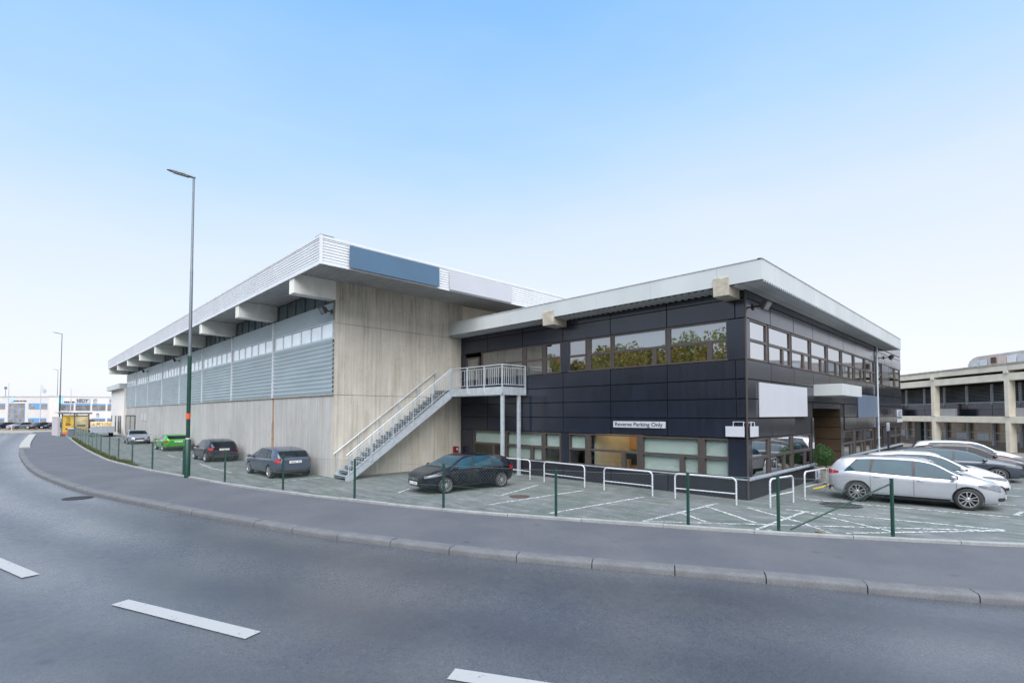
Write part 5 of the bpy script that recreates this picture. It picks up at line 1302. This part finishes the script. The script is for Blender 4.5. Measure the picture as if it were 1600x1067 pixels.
def spec(kind, **kw):
    if kind == 'mpv':
        S = dict(L=4.3, W=1.78, wb=2.66, fo=.86, wr=.32, top=[(-2.15,.98),(-2.11,1.03),(-1.86,1.33),(-1.62,1.395),(-.6,1.45),(.1,1.43),(.45,1.37),(1.22,1.0),(1.32,.985),(1.75,.86),(2.02,.73),(2.15,.56)],
                 belt=[(-2.15,.92),(-1.5,.985),(-.5,.945),(.8,.905),(1.25,.90),(1.75,.80),(2.05,.66),(2.15,.5)], ws=(1.20,.47), rw=(-2.09,-1.84),
                 win=[(-1.68,-1.06,.34,.06),(-1.00,.02,.10,0),(.10,1.04,0,.02)], seams=(-1.02,.06,1.04), handles=(-.85,.22), mirror=.98,
                 head=(1.52,2.02,.70,.85,.56,.73), tail=(-2.14,-1.86,.84,.99,.88,.95), grille=(.48,.66), spokes=5)
    elif kind == 'hatch':
        S = dict(L=4.2, W=1.75, wb=2.58, fo=.86, wr=.31, top=[(-2.1,.88),(-2.04,.95),(-1.66,1.26),(-1.4,1.325),(-.6,1.41),(.0,1.405),(.34,1.34),(1.15,.97),(1.28,.955),(1.7,.83),(1.98,.70),(2.1,.54)],
                 belt=[(-2.1,.82),(-1.5,.93),(-.5,.90),(.8,.875),(1.2,.86),(1.7,.77),(2.0,.63),(2.1,.48)], ws=(1.12,.36), rw=(-2.0,-1.64),
                 win=[(-1.45,-.98,.30,.04),(-.92,0,.06,0),(.07,1.0,0,.02)], seams=(-.96,.03,1.0), handles=(-.8,.18), mirror=.92,
                 head=(1.40,2.0,.71,.79,.60,.69), tail=(-2.08,-1.76,.72,.93,.76,.88), grille=(.5,.62), spokes=5)
    elif kind == 'coupe':
        S = dict(L=4.2, W=1.80, wb=2.55, fo=.84, wr=.32, top=[(-2.1,.86),(-2.02,.96),(-1.55,1.24),(-1.2,1.32),(-.5,1.37),(.1,1.345),(.4,1.29),(1.15,.95),(1.3,.91),(1.7,.80),(1.98,.68),(2.1,.52)],
                 belt=[(-2.1,.82),(-1.5,.95),(-.5,.90),(.8,.845),(1.2,.82),(1.7,.74),(2.0,.61),(2.1,.46)], ws=(1.12,.42), rw=(-1.98,-1.5),
                 win=[(-1.25,-.42,.10,0),(-.36,.98,0,.02)], seams=(-.40,1.0), handles=(-.22,), mirror=.9,
                 head=(1.45,1.98,.64,.76,.54,.68), tail=(-2.08,-1.78,.74,.90,.76,.86), grille=(.46,.58), spokes=5)
    elif kind == 'saloon':
        S = dict(L=4.5, W=1.77, wb=2.66, fo=.88, wr=.31, top=[(-2.25,.80),(-2.18,.98),(-1.75,1.03),(-1.62,1.05),(-1.05,1.34),(-.8,1.385),(-.2,1.42),(.3,1.38),(.5,1.33),(1.2,.99),(1.32,.955),(1.8,.84),(2.12,.70),(2.25,.54)],
                 belt=[(-2.25,.76),(-1.6,.94),(-.5,.90),(.8,.87),(1.25,.86),(1.8,.77),(2.12,.63),(2.25,.48)], ws=(1.17,.52), rw=(-1.58,-1.07),
                 win=[(-1.15,-.82,.10,.02),(-.78,.06,.02,0),(.13,1.0,0,.02)], seams=(-.80,.09,1.02), handles=(-.64,.24), mirror=.96,
                 head=(1.6,2.12,.66,.80,.56,.72), tail=(-2.23,-1.88,.72,.92,.76,.9), grille=(.5,.64), spokes=5)
    elif kind == 'estate':
        S = dict(L=4.55, W=1.82, wb=2.70, fo=.9, wr=.34, top=[(-2.27,1.02),(-2.2,1.08),(-1.88,1.40),(-1.6,1.455),(-.6,1.50),(.15,1.485),(.5,1.43),(1.25,1.07),(1.38,1.05),(1.85,.95),(2.15,.80),(2.27,.60)],
                 belt=[(-2.27,.95),(-1.5,1.02),(-.5,.98),(.8,.955),(1.3,.95),(1.85,.88),(2.15,.74),(2.27,.54)], ws=(1.22,.53), rw=(-2.18,-1.86),
                 win=[(-1.86,-1.12,.30,.03),(-1.06,.0,.04,0),(.08,1.05,0,.02)], seams=(-1.08,.04,1.06), handles=(-.9,.2), mirror=1.0,
                 head=(1.62,2.14,.76,.89,.68,.80), tail=(-2.25,-1.9,.86,1.06,.9,1.02), grille=(.56,.76), spokes=5, rails='black')
    S.update(kw); return S

PA = {k: paint(k+'_paint', *v) for k, v in dict(silver=((.42,.44,.48),.45,.30), white=((.62,.63,.64),.05,.30), darkgrey=((.055,.068,.088),.5,.30), brown=((.055,.035,.035),.4,.3), pearl=((.55,.55,.57),.2,.28),
      black=((.005,.007,.013),.0,.2,.02,.35), blue_grey=((.065,.085,.13),.4,.28), aubergine=((.022,.020,.034),.2,.25,.05,.45), green=((.045,.27,.03),.1,.25), grey_silver=((.33,.35,.40),.5,.3)).items()}
R_ = math.radians
make_car('parked_car', 'silver tall hatchback nearest the fence corner in the right hand parking row', (3.60,3.30,0), R_(9.5), spec('mpv', sz=.96, belt=[(-2.15,.88),(-1.5,.96),(-.5,.915),(.8,.865),(1.25,.86),(1.75,.78),(2.05,.65),(2.15,.5)]), PA['silver'], glass_m='carglass_teal')
make_car('parked_car', 'white car with dark roof lines parked just behind the silver hatchback', (3.68,5.95,0), R_(9.5), spec('hatch', L=4.2, sz=1.0), PA['white'], glass_m='carglass_teal')
make_car('parked_car', 'dark grey estate car with roof rails third in the right hand row', (3.85,11.9,0), R_(9.0), spec('estate', sz=.84), PA['darkgrey'], glass_m='carglass_teal')
make_car('parked_car', 'dark brown car fourth in the right hand row beyond the grey estate', (4.15,14.2,0), R_(9.0), spec('hatch', L=4.4, sz=.95), PA['brown'])
make_car('parked_car', 'pale silver car last in the right hand row before the concrete building', (4.0,16.6,0), R_(9.0), spec('mpv', L=4.4, sz=.97), PA['pearl'], glass_m='carglass_teal')
make_car('parked_car', 'shiny black hatchback facing the fence beside the steel stair', (-8.45,-4.72,0), R_(-95), spec('hatch', spokes=10, L=4.2, sx=.93), PA['black'], glass_m='carglass_teal')
make_car('parked_car', 'blue grey hatchback parked rear on against the hall wall nearest the stair', (-17.6,-8.0,0), R_(180.5), spec('hatch', antenna=True, plate=.78, tail=(-2.08,-1.82,.74,.98,.76,.9)), PA['blue_grey'])
make_car('parked_car', 'dark aubergine hatchback parked by the hall wall right of the street lamp', (-27.75,-8.0,0), R_(180), spec('hatch', antenna=True, L=4.05), PA['aubergine'])
make_car('parked_car', 'bright green coupe parked by the hall wall left of the street lamp', (-39.5,-7.95,0), R_(180), spec('coupe'), PA['green'])
make_car('parked_car', 'silver saloon facing the camera by the far part of the hall wall', (-52.0,-8.45,0), R_(-2), spec('saloon'), PA['grey_silver'])
for px, d, k, m, lab, a in ((8,92,'hatch','aubergine','dark car behind the leftmost flag pole on the far street',-55),(35,92,'saloon','grey_silver','pale silver car between the two flag poles on the far street',-55),(64,92,'hatch','brown','dark red brown car behind the flag pole with a flag',-55),(85,93,'hatch','black','dark car half hidden behind the grey screen wall',-55)):
    p = G(px, d); make_car('parked_car', lab, tuple(p), R_(a), spec(k), PA[m], group='cars parked on the far street', detail=False)

# flat bed truck with timber by the annex
tb = G(161,60); tx = (G(150,80)-G(161,60)); tx = V((-1,.05,0)).normalized(); ty = V((-tx.y,tx.x,0))
ft = thing('flatbed_truck', 'grey flatbed trailer loaded with pale timber near the annex', 'trailer', tuple(tb))
TP = lambda a, b, z: tb+tx*a+ty*b+V((0,0,z))
def tbox(mb, a0,a1,b0,b1,z0,z1): mb.obox(TP((a0+a1)/2,(b0+b1)/2,(z0+z1)/2), tx*(a1-a0)/2, ty*(b1-b0)/2, V((0,0,(z1-z0)/2)))
mb = MB(); tbox(mb,0,5.5,-1.1,1.1,.78,.92); mb.build('bed', mt['galvd'], ft)
mb = MB(); tbox(mb,-.04,0,-1.1,1.1,.5,1.25); mb.build('tail_board', mt['galvd'], ft)
mb = MB(); tbox(mb,.3,5.6,-.5,.5,.55,.78); mb.build('chassis', mt['trim'], ft)
for a in (1.2,4.6):
    for b in (-.95,.95):
        mb = MB(); mb.lathe(TP(a,b-.12,.42), [(.2,0),(.42,0),(.42,.24),(.2,.24)], 24, tuple(ty)); wl = mb.build('wheel', mt['rubber'], ft, smooth=40)
        mb = MB(); mb.lathe(TP(a,b-.125,.42), [(0,0),(.22,0),(.22,.25),(0,.25)], 20, tuple(ty)); mb.build('rim', mt['galv'], wl, smooth=40)
tim = M('pale_timber', (.72,.58,.38), .7, var=.12, vs=4)
for lab, a0, b0, z0, nx_, nz_ in (('lower bundle of pale sawn timber on the flatbed trailer',.3,-1.0,.92,8,3),('upper bundle of pale sawn timber on the flatbed trailer',.8,-1.0,1.36,8,3)):
    mb = MB()
    for i in range(nx_):
        for k in range(nz_): e_ = rnd.uniform(0,.25); tbox(mb,a0+e_,a0+4.2+e_,b0+i*.25,b0+i*.25+.225,z0+k*.14,z0+k*.14+.125)
    tag(mb.build('timber_bundle', tim), lab, 'timber', 'timber bundles on the trailer')
pb = G(133,66); mb = MB(); mb.box(pb.x-1,pb.x+1,pb.y-1.0,pb.y+1.0,.1,1.9); mb.prism([(pb.x-1,pb.y-1,1.9),(pb.x+1,pb.y-1,1.9),(pb.x+.8,pb.y-.8,2.05),(pb.x-.8,pb.y-.8,2.05)], (0,1.7,0)); tag(mb.build('waste_container', mt['rust'], bevel=.05), 'dark brown waste container behind the fence beside the bus shelter', 'container')
